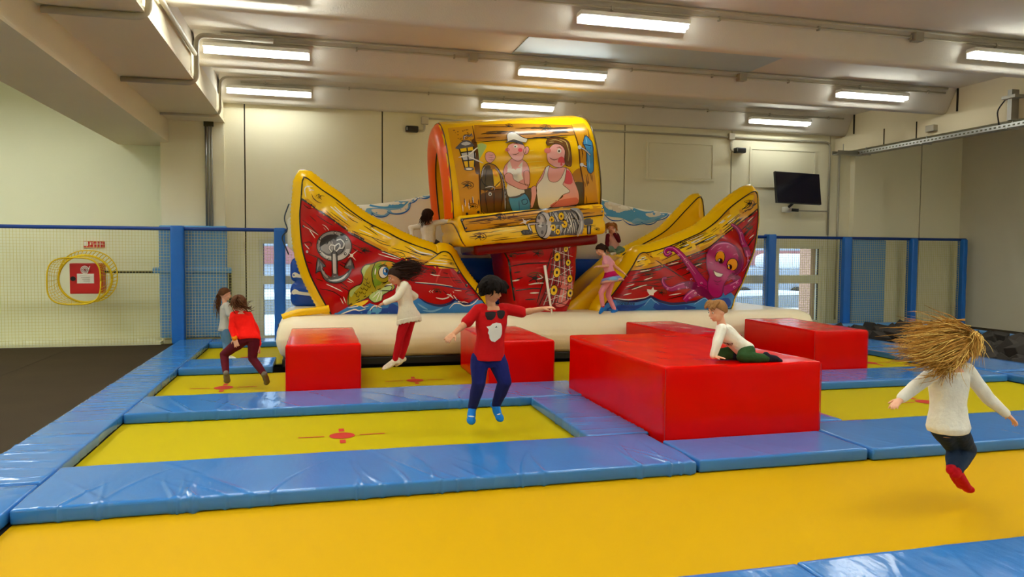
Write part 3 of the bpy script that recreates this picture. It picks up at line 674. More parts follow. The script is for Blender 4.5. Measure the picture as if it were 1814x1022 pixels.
class Art:
    """flat print laid onto a surface: shapes are traced in photo pixels and land on the real surface"""
    def __init__(s, targets, org=None):
        s.org = org or CAM; vs = []; fs = []
        for o in targets:
            b = len(vs); vs += [o.matrix_world @ v.co for v in o.data.vertices]; fs += [[b+i for i in p.vertices] for p in o.data.polygons]
        s.bvh = BVHTree.FromPolygons(vs, fs); s.reset()
    def reset(s): s.v = []; s.f = []; s.m = []; s.slots = []
    def hit(s, p, lev):
        d = ray(*p).normalized(); h, n, i, _ = s.bvh.ray_cast(CAM, d)
        if h is None: return None
        if n.dot(d) > 0: n = -n
        return h+n*(0.003+0.0008*lev)-d*0.0003*lev
    def slot(s, c):
        if c not in s.slots: s.slots.append(c)
        return s.slots.index(c)
    def tris(s, pts, faces, c, lev):
        P = [s.hit(p, lev) for p in pts]; mp = {}; k = s.slot(c)
        for i, p in enumerate(P):
            if p is not None: mp[i] = len(s.v); s.v.append(p)
        for f in faces:
            if all(i in mp for i in f):
                q = [P[i] for i in f]
                if max((a-b).length for a in q for b in q) < 0.45: s.f.append([mp[i] for i in f]); s.m.append(k)
    def poly(s, view, pts, c, lev=1, smooth=True, grid=7.0):
        q = V(view, pts); q = crom(q, True, 4) if smooth else dens(q, True, 5)
        n = len(q); xs = [p[0] for p in q]; ys = [p[1] for p in q]; ins = []
        gx = math.ceil(min(xs)/grid)*grid
        while gx < max(xs):
            gy = math.ceil(min(ys)/grid)*grid
            while gy < max(ys): ins.append((gx, gy)); gy += grid
            gx += grid
        r = delaunay_2d_cdt([Vector(p) for p in q+ins], [(i, (i+1) % n) for i in range(n)], [list(range(n))], 1, 1e-4)
        s.tris([tuple(v) for v in r[0]], [list(f) for f in r[2]], c, lev)
    def line(s, view, pts, w, c='blk', lev=4, taper=True):
        sc = VIEW[view][2]; w2 = [x*sc for x in w] if isinstance(w, (list, tuple)) else w*sc
        L, R_ = ribbon(V(view, pts), w2, taper); n = len(L)
        s.tris(L+R_, [(i, i+1, n+i+1, n+i) for i in range(n-1)], c, lev)
    def outline(s, view, pts, w, c='blk', lev=4, smooth=True):
        p = list(pts)+[pts[0]]
        s.line(view, p if smooth else [q for q in p], w, c, lev, False)
    def oval(s, view, cx, cy, rx, ry, c, lev=2, rot=0): s.poly(view, ell(cx, cy, rx, ry, rot), c, lev, False)
    def knot(s, view, x, y, r, lev=4):
        s.oval(view, x, y, r*0.35, r*0.22, 'blk', lev)
        for k in (1.0, 0.65): s.line(view, [(x+r*k*math.cos(a)*1.2, y+r*k*0.7*math.sin(a)) for a in (-2.6, -1.6, -.6, .3, 1.2)], r*0.14, 'brn', lev)
        for a in (0.2, 1.3, 2.4, 3.6, 5.0): s.line(view, [(x, y), (x+r*1.1*math.cos(a), y+r*.7*math.sin(a))], r*0.12, 'blk', lev)
    def grain(s, view, a, b, c, d, n, seed, w=5, col='blk', lev=3, lo=.15, hi=.5):
        """strokes running along a->b / c->d (two edges of a board)"""
        r = random.Random(seed)
        for i in range(n):
            t = r.uniform(.08, .92); u0 = r.uniform(0, .8); u1 = min(1, u0+r.uniform(lo, hi))
            f = lambda u: (a[0]+(b[0]-a[0])*u+(c[0]+(d[0]-c[0])*u-a[0]-(b[0]-a[0])*u)*t, a[1]+(b[1]-a[1])*u+(c[1]+(d[1]-c[1])*u-a[1]-(b[1]-a[1])*u)*t)
            s.line(view, [f(u0), f((u0+u1)/2), f(u1)], w*r.uniform(.5, 1.2), col, lev)
    def done(s, name, parent):
        me = bpy.data.meshes.new(name); me.from_pydata([tuple(v) for v in s.v], [], s.f)
        for c in s.slots: me.materials.append(MATS['ink_'+c])
        me.polygons.foreach_set('material_index', s.m); me.polygons.foreach_set('use_smooth', [True]*len(s.f)); me.update()
        o = link(name, me, parent); s.reset(); return o

ship = thing('inflatable_ship', 'large inflatable play ship with painted yellow and red hull', 'inflatable', None, (3.8, 11.9, 0.0))
# --- base cushion and dark ground sheet
def base_fold(p, n):
    return 0.05*max(0, 1-abs((p.z-0.4)/0.3))*(1 if n.y < -.3 else 0)+0.012*noise.noise(Vector((p.x*1.3, p.y*2, p.z*3)))+0.004*noise.noise(Vector((p.x*6, p.y*3, p.z*2)))
base = MB().rbox(-0.58, 8.15, 10.78, 13.55, 0.10, 0.72, 0.22, (110, 30, 8), fold=base_fold, seg=2).obj('base_cushion', 'v_sand', ship, True)
MB().rbox(-0.5, 8.1, 10.86, 13.5, 0.004, 0.13, 0.02, (4, 2, 1)).obj('ground_sheet', 'black_plastic', ship)
MB().box(-0.555, -0.545, 10.95, 11.0, 0.25, 0.62).obj('side_strap', 'black_plastic', base)
MB().tube([Vector((x, 11.05+0.1*(x+.5), z)) for x, z in crom([(-0.5, 0.70), (-0.3, 0.765), (-0.05, 0.79), (0.15, 0.82)], False, 0.04)], 0.055, 10).obj('tail_flap', 'v_yellow', ship, True)
MB().tube(bend([(-0.47, 13.1, 2.45), (-0.56, 13.05, 2.2), (-0.48, 13.0, 2.0), (-0.6, 13.05, 1.9), (-0.48, 13.0, 1.6)], 0.1), 0.012, 6).obj('tie_rope', 'net_dark', ship, True)
# --- back wall: blue water cushions below, cream sky above
for z0, z1 in ((0.70, 1.13), (1.12, 1.56)):
    MB().rbox(-0.46, 7.9, 13.0, 13.42, z0, z1, 0.13, (40, 3, 3), 0.015, 1.4).obj('water_cushion', 'v_blue', ship, True)
def skytop(x): return 2.42+0.62*math.exp(-((x-3.55)/1.75)**2)
b = MB(); nx, nz = 70, 26; vs = []; fs = []
for i in range(nx+1):
    x = -0.5+8.4*i/nx; zt = skytop(x)
    for j in range(nz):
        t = 2*math.pi*j/nz; c, s_ = math.cos(t), math.sin(t)
        e = 1-max(0, abs(i/nx-0.5)*2-0.94)/0.06*0.5
        zz = 1.5+(zt-1.5)*(0.5+0.5*math.copysign(abs(s_)**0.55, s_)*e); band = 0.75+0.25*abs(math.sin((zz-1.5)/0.48*math.pi))**0.5
        vs.append((x, 13.22+0.2*math.copysign(abs(c)**0.5, c)*e*band, zz))
for i in range(nx):
    for j in range(nz): fs.append((i*nz+j, i*nz+(j+1) % nz, (i+1)*nz+(j+1) % nz, (i+1)*nz+j))
fs += [tuple(reversed(range(nz))), tuple(nx*nz+j for j in range(nz))]
b.add(vs, fs); sky = b.obj('sky_wall', 'v_cream', ship, True, True)

# --- hull panels
def hull(name, out_px, Y0, T, puff, seams_px, face_mat, rim_mat, bulge=0.13, step_px=3.0, line_r=0.011):
    q = crom(out_px, True, step_px)
    P = [at_y(x, y, Y0) for x, y in q]; poly = [(p.x, p.z) for p in P]; n = len(poly)
    area = sum(poly[i][0]*poly[(i+1) % n][1]-poly[(i+1) % n][0]*poly[i][1] for i in range(n))
    if area < 0: poly.reverse()
    arr = np.array(poly); nxt = np.roll(arr, -1, 0)
    sm = [(at_y(*a, Y0), at_y(*b_, Y0)) for a, b_ in seams_px]
    def disp(x, z):
        d = nxt-arr; w = np.array([x, z])-arr; t = np.clip((w*d).sum(1)/np.maximum((d*d).sum(1), 1e-9), 0, 1)
        de = np.sqrt(((w-d*t[:, None])**2).sum(1).min()); ds = 9.0
        for a, c in sm:
            ax, az, bx, bz = a.x, a.z, c.x, c.z; l2 = (bx-ax)**2+(bz-az)**2; t_ = max(0, min(1, ((x-ax)*(bx-ax)+(z-az)*(bz-az))/l2))
            ds = min(ds, math.hypot(x-ax-(bx-ax)*t_, z-az-(bz-az)*t_))
        return bulge*(1-math.exp(-de/0.13))*(0.42+0.58*math.sqrt(min(1, ds/0.2)))
    g = 0.055; ins = []
    x = arr[:, 0].min()
    while x < arr[:, 0].max():
        z = arr[:, 1].min()
        while z < arr[:, 1].max(): ins.append((x, z)); z += g
        x += g
    r = delaunay_2d_cdt([Vector(p) for p in poly+ins], [(i, (i+1) % n) for i in range(n)], [list(range(n))], 1, 1e-4)
    pts = [tuple(v) for v in r[0]]; ed = {(round(p[0], 4), round(p[1], 4)) for p in poly}
    m = MB(); dv = [0 if (round(p[0], 4), round(p[1], 4)) in ed else disp(*p) for p in pts]
    m.add([(p[0], Y0-d, p[1]) for p, d in zip(pts, dv)], [tuple(f) for f in r[2]])
    face = m.obj(name, face_mat, ship, True, False)
    bm = bmesh.new(); bm.from_mesh(face.data)
    for f in bm.faces:
        f.normal_update()
        if f.normal.y > 0: f.normal_flip()
    bm.to_mesh(face.data); bm.free()
    m = MB(); m.add([(p[0], Y0+T+d*0.6, p[1]) for p, d in zip(pts, dv)], [tuple(f) for f in r[2]]); m.obj('inner_face', 'v_yellow', face, True)
    # rim
    nr = np.zeros_like(arr); tg = np.roll(arr, -2, 0)-np.roll(arr, 2, 0); tg /= np.maximum(np.linalg.norm(tg, axis=1), 1e-9)[:, None]
    nr[:, 0] = tg[:, 1]; nr[:, 1] = -tg[:, 0]; k = 9; vs = []; fs = []; arc = 0
    for i in range(n):
        if i: arc += float(np.linalg.norm(arr[i]-arr[i-1]))
        for j in range(k+1):
            s_ = j/k; wv = 0.007*math.sin(arc*2*math.pi/0.055)*math.sin(math.pi*s_)**2*(1 if s_ < .6 else .4)
            o_ = puff*math.sin(math.pi*s_)**0.8+wv
            vs.append((arr[i, 0]+nr[i, 0]*o_, Y0+T*s_, arr[i, 1]+nr[i, 1]*o_))
    for i in range(n):
        for j in range(k):
            a = i*(k+1)+j; c = ((i+1) % n)*(k+1)+j; fs.append((a, c, c+1, a+1))
    m = MB(); m.add(vs, fs); rim = m.obj('rim', rim_mat, face, True, True)
    L = [(p[0], Y0-0.006, p[1]) for p in poly]; MB().tube(L+[L[0]], line_r, 5).obj('edge_piping', 'ink_blk', face, True)
    return face, rim
LH = V('L1', [(225, 160), (280, 130), (500, 300), (710, 440), (950, 630), (1200, 800), (1500, 950)])+[(709, 423.5), (737, 435.2), (765, 444.5)]+V('M3', [(580, 205), (620, 182), (680, 175), (740, 215), (800, 330), (900, 490), (1060, 690), (1130, 785)])+[(864, 548), (858, 554)]+[(822, 555), (690, 557), (620, 559), (592, 560)]+V('L2', [(440, 905), (320, 690), (230, 500), (165, 290)])+V('L1', [(195, 1000), (180, 700), (200, 430)])
lh, lrim = hull('hull_panel_port', LH, 11.25, 0.42, 0.14, [V('L1', [(200, 740), (710, 450)]), V('L1', [(500, 1150), (1120, 800)]), V('L2', [(300, 650), (1200, 170)]), V('M3', [(410, 330), (620, 185)]), V('L2', [(470, 940), (1150, 560)])], 'v_red', 'v_yellow')
RH = V('R7', [(1110, 84), (1142, 86), (1152, 130), (1156, 260), (1150, 340), (1130, 480), (1090, 600), (1040, 730), (985, 840), (962, 915), (930, 930), (700, 938), (400, 945), (60, 968), (20, 950), (60, 880), (130, 790), (200, 690), (250, 615), (292, 540), (325, 521), (365, 520), (500, 480), (640, 422), (760, 365), (860, 290), (960, 190)])
rh, rrim = hull('hull_panel_starboard', RH, 11.25, 0.42, 0.13, [V('R7', [(970, 190), (1150, 330)]), V('R7', [(810, 330), (1100, 520)]), V('R7', [(620, 430), (1000, 700)]), V('R7', [(340, 520), (640, 720)]), V('R7', [(560, 700), (900, 930)])], 'v_red', 'v_yellow')
def inside(p, poly):
    x, y = p; c = False
    for (x0, y0), (x1, y1) in zip(poly, poly[1:]+poly[:1]):
        if (y0 > y) != (y1 > y) and x < (x1-x0)*(y-y0)/(y1-y0)+x0: c = not c
    return c
def dye(o, poly, mname):
    """cloth pieces of another colour sewn into a panel"""
    me = o.data; me.materials.append(MATS[mname]); k = len(me.materials)-1
    for p in me.polygons:
        if inside(to_px(p.center), poly): p.material_index = k
STRK_L = V('L1', [(190, 435), (150, 100), (320, 60), (520, 260), (730, 400), (970, 580), (1220, 760), (1520, 900)])+[(712, 412), (770, 436), (788, 438), (812, 462), (818, 480), (748, 468), (712, 456), (676, 443), (616, 409)]+V('L1', [(680, 760), (440, 600)])
dye(lh, STRK_L, 'ink_yel'); dye(lh, [(570, 575), (592, 557), (640, 547), (712, 545), (745, 545), (800, 545), (852, 535), (880, 560), (860, 570)], 'ink_blu')
STRK_R = V('R7', [(225, 657), (280, 520), (320, 490), (600, 400), (820, 270), (1060, 60), (1180, 60), (1180, 190), (1066, 275), (905, 398), (790, 488), (640, 550), (480, 605), (350, 640)])
dye(rh, STRK_R, 'ink_wood'); dye(rh, V('R7', [(0, 980), (40, 925), (110, 885), (560, 905), (700, 895), (850, 870), (990, 850), (975, 950), (700, 960)]), 'ink_blu')
# rear hull panels (yellow inside faces) behind the slide beds
BH = [(1237, 350), (1243, 352), (1246, 370), (1247, 400), (1240, 470), (1225, 545), (1100, 548), (1072, 545), (1080, 500), (1088, 470), (1105, 450), (1140, 432), (1180, 408), (1215, 372)]
bh, _ = hull('rear_hull_starboard', BH, 12.35, 0.35, 0.09, [((1217, 375), (1247, 400)), ((1175, 412), (1200, 440)), ((1135, 436), (1160, 465))], 'v_yellow', 'v_yellow', 0.08)
BL = [(545, 340), (552, 336), (600, 372), (660, 410), (720, 440), (770, 456), (800, 470), (840, 545), (600, 552), (570, 500), (550, 430)]
bl, _ = hull('rear_hull_port', BL, 12.35, 0.35, 0.06, [((590, 372), (560, 420))], 'v_yellow', 'v_yellow', 0.06)
# slide beds between the panels
def bedloft(name, prof, y0, y1, m):
    b = MB(); vs = []; fs = []; ny = 8; q = crom(prof, False, 0.08)
    for x, z in q:
        for j in range(ny+1): t = j/ny; vs.append((x, y0+(y1-y0)*t, z-0.06*math.sin(math.pi*t)+0.02*abs(math.sin(x*6))))
        for j in range(ny+1): vs.append((x, y0+(y1-y0)*(1-j/ny), min(z-0.3, 0.7)))
    w = 2*(ny+1)
    for i in range(len(q)-1):
        for j in range(w): fs.append((i*w+j, i*w+(j+1) % w, (i+1)*w+(j+1) % w, (i+1)*w+j))
    fs += [tuple(range(w)), tuple(reversed([(len(q)-1)*w+j for j in range(w)]))]
    b.add(vs, fs); return b.obj(name, m, ship, True, True)
sl = bedloft('slide', [(3.95, 0.76), (4.3, 1.05), (4.75, 1.45), (5.05, 1.63), (5.5, 1.64), (6.0, 1.78), (6.6, 2.1), (6.95, 2.35)], 11.6, 12.4, 'v_yellow')
sl2 = bedloft('slide', [(0.1, 2.3), (0.5, 2.0), (1.0, 1.66), (1.5, 1.52), (2.0, 1.5), (2.3, 1.25), (2.55, 0.8)], 11.62, 12.4, 'v_darkred')

# --- centre pedestal
lev = [(0.68, 3.0, 3.86), (1.0, 2.93, 3.98), (1.35, 2.86, 4.02), (1.6, 2.82, 4.03), (1.8, 2.76, 4.04), (2.05, 2.7, 4.06)]
def loft_box(levels, y0, y1, r, m, name, bul=0.06, seams=()):
    b = MB(); vs = []; fs = []; k = 48; q = crom([(z, a) for z, a, c in levels], False, 0.05); q2 = crom([(z, c) for z, a, c in levels], False, 0.05)
    zs = np.linspace(levels[0][0], levels[-1][0], 30)
    xa = np.interp(zs, [l[0] for l in levels], [l[1] for l in levels]); xb = np.interp(zs, [l[0] for l in levels], [l[2] for l in levels])
    for z, a, c in zip(zs, xa, xb):
        bb = bul*abs(math.sin((z-levels[0][0])/0.42*math.pi))**0.5
        for j in range(k):
            t = 2*math.pi*j/k; cx, cz = math.cos(t), math.sin(t); p = 0.28
            u = math.copysign(abs(cx)**p, cx); v = math.copysign(abs(cz)**p, cz)
            vs.append(((a+c)/2+u*((c-a)/2+bb*0.2), (y0+y1)/2+v*((y1-y0)/2+bb*0.5), z))
    for i in range(len(zs)-1):
        for j in range(k): fs.append((i*k+j, i*k+(j+1) % k, (i+1)*k+(j+1) % k, (i+1)*k+j))
    fs += [tuple(reversed(range(k))), tuple((len(zs)-1)*k+j for j in range(k))]
    b.add(vs, fs); return b.obj(name, m, ship, True, True)
ped = loft_box(lev, 11.2, 12.35, 0.1, 'v_red', 'pedestal')

# --- tilted deck board and cabin (local frame: u along the tilt, v depth, w up)
TH = math.radians(5.7); O = Vector((1.98, 11.25, 2.17)); UX = Vector((math.cos(TH), 0, math.sin(TH))); UZ = Vector((-math.sin(TH), 0, math.cos(TH)))
def LC(u, v, w): return O+UX*u+Vector((0, v, 0))+UZ*w
ML = Matrix(((UX.x, 0, UZ.x, O.x), (0, 1, 0, O.y), (UX.z, 0, UZ.z, O.z), (0, 0, 0, 1)))
board = MB().rbox(0.06, 2.33, -0.38, 1.3, -0.44, 0.02, 0.05, (50, 14, 8), 0.008, 3, M=ML, fold=lambda p, n: 0.03*abs(math.sin((p.z+0.44)/0.23*math.pi))**0.5).obj('deck_board', 'v_yellow', ship, True)
MB().rbox(0.3, 2.3, -0.15, 1.15, -0.6, -0.42, 0.05, (10, 6, 2), M=ML).obj('keel', 'v_darkred', ship, True)
CP = [(0.0, 0.0), (-0.07, 0.2), (-0.1, 0.42), (-0.085, 0.7), (-0.03, 0.98), (0.08, 1.22), (0.26, 1.41), (0.5, 1.52), (0.76, 1.55), (1.02, 1.51), (1.25, 1.38), (1.42, 1.15), (1.5, 0.8), (1.52, 0.4), (1.5, 0.0)]
pr = crom(CP, False, 0.05); npf = len(pr); al = [0]
for a, c in zip(pr, pr[1:]): al.append(al[-1]+math.hypot(a[0]-c[0], a[1]-c[1]))
b = MB(); vs = []; fs = []; nu = 48
for i in range(nu+1):
    u = 2.46*i/nu; e = max(0, (u-2.28)/0.18); e2 = max(0, (0.1-u)/0.1)
    for j, (v, w) in enumerate(pr):
        d = 0.022*abs(math.sin(al[j]/0.36*math.pi))**0.5-0.05*e*e-0.03*e2*e2
        a = pr[max(j-1, 0)]; c = pr[min(j+1, npf-1)]; tx, tz = c[0]-a[0], c[1]-a[1]; l = math.hypot(tx, tz); nx_, nz_ = -tz/l, tx/l
        vs.append(LC(u, v+nx_*d, w+nz_*d))
for i in range(nu):
    for j in range(npf-1): a = i*npf+j; fs.append((a, a+npf, a+npf+1, a+1))
b.add(vs, fs); cab = b.obj('cabin_roof', 'v_yellow', ship, True, True)
# right end cap (closed, bulged)
b = MB(); cc = (0.72, 0.72); vs = []; fs = []; K = 6
for k_ in range(K+1):
    t = k_/K
    for v, w in pr: vs.append(LC(2.46+0.10*math.sin(t*math.pi/2), cc[0]+(v-cc[0])*(1-t)*1.0, cc[1]+(w-cc[1])*(1-t)) if k_ else LC(2.46, v*0.97+0.02, w*0.97))
for k_ in range(K):
    for j in range(npf-1): a = k_*npf+j; fs.append((a, a+npf, a+npf+1, a+1))
b.add(vs, fs); b.obj('cabin_end', 'v_yellow', ship, True, True)
# left end: orange arch ring round the opening, yellow tunnel inside
inn = crom([(0.27, 0.0), (0.24, 0.4), (0.3, 0.75), (0.45, 1.0), (0.72, 1.12), (1.0, 1.0), (1.18, 0.75), (1.24, 0.4), (1.22, 0.0)], False, 0.04)
def resamp(p, n):
    L = [0]
    for a, c in zip(p, p[1:]): L.append(L[-1]+math.hypot(a[0]-c[0], a[1]-c[1]))
    xs = np.linspace(0, L[-1], n); return list(zip(np.interp(xs, L, [q[0] for q in p]), np.interp(xs, L, [q[1] for q in p])))
o_, i_ = resamp(pr, 60), resamp(inn, 60); vs = []; fs = []; K = 8
for k_ in range(K+1):
    t = k_/K
    for (a, c), (d, e) in zip(o_, i_): vs.append(LC(0.02-0.11*math.sin(math.pi*t)**0.7, a+(d-a)*t, c+(e-c)*t))
for k_ in range(K):
    for j in range(59): a = k_*60+j; fs.append((a, a+60, a+61, a+1))
b = MB(); b.add(vs, fs); ring = b.obj('door_arch', 'v_orange', ship, True, True)
b = MB(); vs = []; fs = []
for k_ in range(11):
    u = 0.02+2.3*k_/10
    for a, c in i_: vs.append(LC(u, a, c+0.02*abs(math.sin(u*4))))
for k_ in range(10):
    for j in range(59): a = k_*60+j; fs.append((a, a+60, a+61, a+1))
b.add(vs, fs); b.obj('cabin_inside', 'v_yellow', ship, True, True)
L = [LC(0.012, a, c) for a, c in i_]; MB().tube(L, 0.012, 5).obj('arch_piping', 'ink_blk', ring, True)
L = [LC(0.03, a-0.0, c) for a, c in resamp(pr, 60)]; MB().tube(L, 0.010, 5).obj('roof_piping', 'ink_umb', cab, True)
L = [LC(2.44, a, c) for a, c in resamp(pr, 60)]; MB().tube(L, 0.012, 5).obj('roof_piping', 'ink_umb', cab, True)
# strap hanging on the pedestal
st = at_y(965, 470, 11.08); st2 = at_y(972, 520, 11.05); st3 = at_y(978, 556, 10.98)
MB().tube([st, st2, st3], [0.022, 0.02, 0.014], 6).obj('hanging_strap', 'v_cream', ship, True)
MB().tube([st3, at_y(979, 561, 10.98)], 0.02, 6).obj('strap_tip', 'v_blue', ship, True)
# ================================================================== PRINTED ARTWORK ON THE SHIP
A_ = Art([lh])
# --- port hull: yellow strake, planks, waves
A_.poly('px', V('L1', [(208, 440), (202, 300), (230, 165), (280, 138), (500, 308), (710, 450), (950, 640), (1200, 810), (1500, 960), (1690, 1040)])+V('CL', [(620, 805), (790, 858)])+V('M3', [(555, 225), (400, 330), (190, 245)])+V('L2', [(1202, 345), (1000, 262), (640, 60)])+V('L1', [(900, 920), (680, 760), (440, 600)]), 'yel', 1, False)
A_.poly('M3', [(412, 338), (520, 262), (625, 192), (680, 183), (735, 222), (790, 320), (828, 382), (700, 372), (560, 345)], 'yel', 1, False)
for p in ([(208, 445), (330, 520), (440, 600), (680, 760), (900, 920), (1150, 1060)],): A_.line('L1', p, [30, 26, 26, 24, 22], 'dk', 2, False)
A_.line('L2', [(640, 60), (800, 160), (1000, 262), (1202, 345)], 16, 'dk', 2, False); A_.line('M3', [(190, 245), (300, 295), (400, 332)], 18, 'dk', 2)
A_.line('M3', [(395, 336), (520, 255), (620, 186)], 12, 'blk', 3, False); A_.line('M3', [(415, 340), (600, 352), (830, 388)], 14, 'blk', 3)
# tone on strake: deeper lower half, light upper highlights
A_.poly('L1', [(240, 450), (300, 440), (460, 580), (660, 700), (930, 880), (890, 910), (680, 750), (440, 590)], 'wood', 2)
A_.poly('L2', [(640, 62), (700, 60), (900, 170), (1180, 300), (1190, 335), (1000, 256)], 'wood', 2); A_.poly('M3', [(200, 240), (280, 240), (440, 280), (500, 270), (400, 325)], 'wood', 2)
for p, w in (([(275, 420), (255, 300), (300, 255), (370, 262)], 18), ([(320, 330), (345, 310), (390, 318)], 14), ([(640, 560), (760, 660), (890, 770)], 22), ([(700, 560), (760, 620), (820, 670)], 16), ([(840, 640), (930, 700), (990, 735)], 14)): A_.line('L1', p, w, 'wht', 4)
for p in ([(360, 370), (380, 430), (450, 490), (510, 510)], [(420, 420), (430, 390), (470, 380), (500, 420), (450, 440)], [(470, 360), (460, 400), (510, 460)], [(550, 405), (500, 400), (440, 430)], [(720, 500), (900, 640), (1120, 780)], [(570, 620), (680, 720), (780, 780)], [(640, 640), (800, 760), (940, 860)], [(890, 700), (960, 760), (1060, 810)], [(1140, 850), (1250, 920), (1360, 1000)], [(960, 920), (1100, 1000)]): A_.line('L1', p, 9, 'blk', 4)
A_.knot('L1', 1275, 860, 55)
for p in ([(700, 60), (860, 110), (1060, 185)], [(660, 90), (860, 190)], [(900, 130), (1000, 190), (1120, 220)]): A_.line('L2', p, 6, 'blk', 4)
for p, w in (([(880, 20), (960, 70), (1100, 140)], 12), ([(760, 40), (900, 100)], 8)): A_.line('L2', p, w, 'wht', 4)
for p in ([(20, 130), (200, 180), (380, 240)], [(250, 170), (420, 220), (520, 235)], [(30, 190), (90, 180), (170, 200), (190, 235), (150, 240), (110, 215)], [(180, 110), (360, 200), (540, 215)]): A_.line('M3', p, 8, 'blk', 4)
for p, w in (([(240, 110), (360, 180), (520, 215)], 14), ([(250, 220), (360, 270)], 9), ([(470, 305), (600, 320), (720, 325)], 10), ([(540, 280), (620, 285), (700, 300)], 7)): A_.line('M3', p, w, 'wht', 4)
A_.knot('M3', 740, 325, 30)
for p in ([(600, 260), (680, 265), (760, 285)], [(640, 225), (700, 230)]): A_.line('M3', p, 7, 'blk', 4)
# red planks
for v_, ps in (('L1', ([(215, 760), (340, 860), (470, 990)], [(330, 700), (430, 790)], [(430, 690), (560, 780), (690, 850)], [(230, 520), (300, 580), (360, 590)], [(280, 560), (330, 560)])),
               ('L2', ([(150, 190), (230, 170), (250, 210), (180, 220)], [(195, 290), (300, 330), (400, 390)], [(200, 380), (260, 400)], [(340, 670), (480, 700), (600, 780)], [(680, 190), (780, 240), (900, 280)], [(690, 240), (800, 300)], [(560, 380), (640, 420)], [(540, 400), (600, 440)], [(300, 560), (380, 590)], [(540, 580), (640, 660)], [(560, 640), (660, 700)])),
               ('M3', ([(420, 440), (430, 400), (520, 385), (560, 430), (500, 450)], [(640, 430), (700, 440), (690, 455)], [(600, 480), (740, 490), (800, 485)], [(740, 520), (900, 530)], [(800, 545), (920, 550)], [(520, 620), (600, 640), (620, 680)], [(640, 640), (700, 690)], [(910, 680), (940, 650), (1000, 650)], [(930, 690), (990, 700), (1040, 690)], [(890, 750), (960, 740)]))):
    for p in ps: A_.line(v_, p, 10 if v_ == 'L1' else 8, 'blk', 3)
A_.line('M3', [(300, 550), (600, 580), (860, 625), (1000, 625)], 16, 'nvy', 3); A_.line('M3', [(310, 545), (560, 565), (760, 595)], 9, 'wht', 4); A_.line('M3', [(780, 640), (870, 650)], 7, 'wht', 4)
for p, w in (([(630, 380), (590, 460), (560, 550)], 22), ([(770, 410), (860, 520), (930, 625)], 9), ([(700, 430), (760, 540), (820, 600)], 6), ([(735, 420), (780, 520), (830, 580)], 5)): A_.line('M3', p, w, 'red3', 4)
A_.knot('M3', 520, 430, 40, 4); A_.knot('M3', 570, 655, 50, 4); A_.line('M3', [(490, 445), (550, 462), (610, 462)], 10, 'wht', 5); A_.line('M3', [(560, 730), (640, 745), (720, 725)], 16, 'wht', 5)
for x in (490, 520): A_.line('M3', [(x+10, 640), (x-12, 655), (x+5, 672)], 9, 'wht', 5)
for p in ([(690, 690), (730, 700), (770, 740)], [(700, 715), (740, 712)], [(735, 680), (745, 700)], [(765, 655), (775, 672)], [(770, 700), (840, 780), (900, 780), (950, 795)]): A_.line('M3', p, 14, 'wht', 6)
A_.knot('L2', 810, 265, 50, 4)
for p in ([(520, 830), (570, 860), (620, 920)], [(540, 880), (570, 915)], [(250, 860), (340, 910), (460, 990)]): A_.line('L1', p, 9, 'wht', 5)
for p in ([(180, 190+0), (230, 250)], [(600, 0), (640, 40)], [(230, 40), (290, 130)], [(410, 620), (500, 660), (580, 700)], [(640, 560), (700, 600)], [(630, 590), (680, 605)], [(560, 770), (590, 830)], [(590, 750), (615, 820)], [(960, 300), (1060, 330), (1180, 360)], [(1000, 280), (1120, 320), (1200, 350)]): A_.line('L2', p, 9, 'wht', 5)
for x, y in ((235, 860), (830, 430), (925, 585)): A_.oval('L1' if x == 235 else 'M3', x, y, 16, 20, 'dk', 4); A_.oval('L1' if x == 235 else 'M3', x+8, y-8, 6, 7, 'gry3', 5)
A_.oval('L2', 207, 275, 12, 14, 'gry3', 4)
# waves
A_.poly('px', [(590, 558), (617, 543), (634, 538), (644, 543), (655, 537), (668, 541), (690, 537), (712, 533), (737, 525), (746, 531), (760, 538), (776, 541), (795, 538), (804, 531), (815, 536), (826, 538), (840, 534), (850, 527), (861, 546), (856, 552), (822, 553), (690, 555.5), (620, 558)], 'blu', 5, False)
A_.poly('px', [(600, 557), (625, 548), (640, 550), (660, 546), (690, 545), (690, 554.5), (620, 557)], 'blu2', 6, False); A_.poly('M3', [(0, 810), (40, 800), (200, 880), (360, 905), (0, 915)], 'blu2', 6)
A_.line('M3', [(370, 735), (450, 790), (600, 825), (720, 800), (800, 750), (860, 790), (950, 805), (1060, 735)], 30, 'nvy', 6)
for p, w in (([(340, 800), (400, 840), (460, 870)], 20), ([(400, 880), (520, 890), (640, 850)], 22), ([(720, 860), (780, 800), (850, 800), (900, 825), (1000, 810), (1070, 745)], 14)): A_.line('M3', p, w, 'wht' if w < 20 else 'blu3', 7)
for p, w in (([(640, 870), (740, 855), (760, 840), (810, 865), (860, 850)], 12), ([(560, 940), (700, 890), (760, 900), (830, 880)], 14), ([(870, 900), (920, 850), (1000, 870)], 14)): A_.line('L2', p, w, 'wht', 7)
A_.poly('L2', [(840, 930), (900, 870), (1000, 880), (960, 930)], 'sky', 6)
A_.done('hull_print', lh)
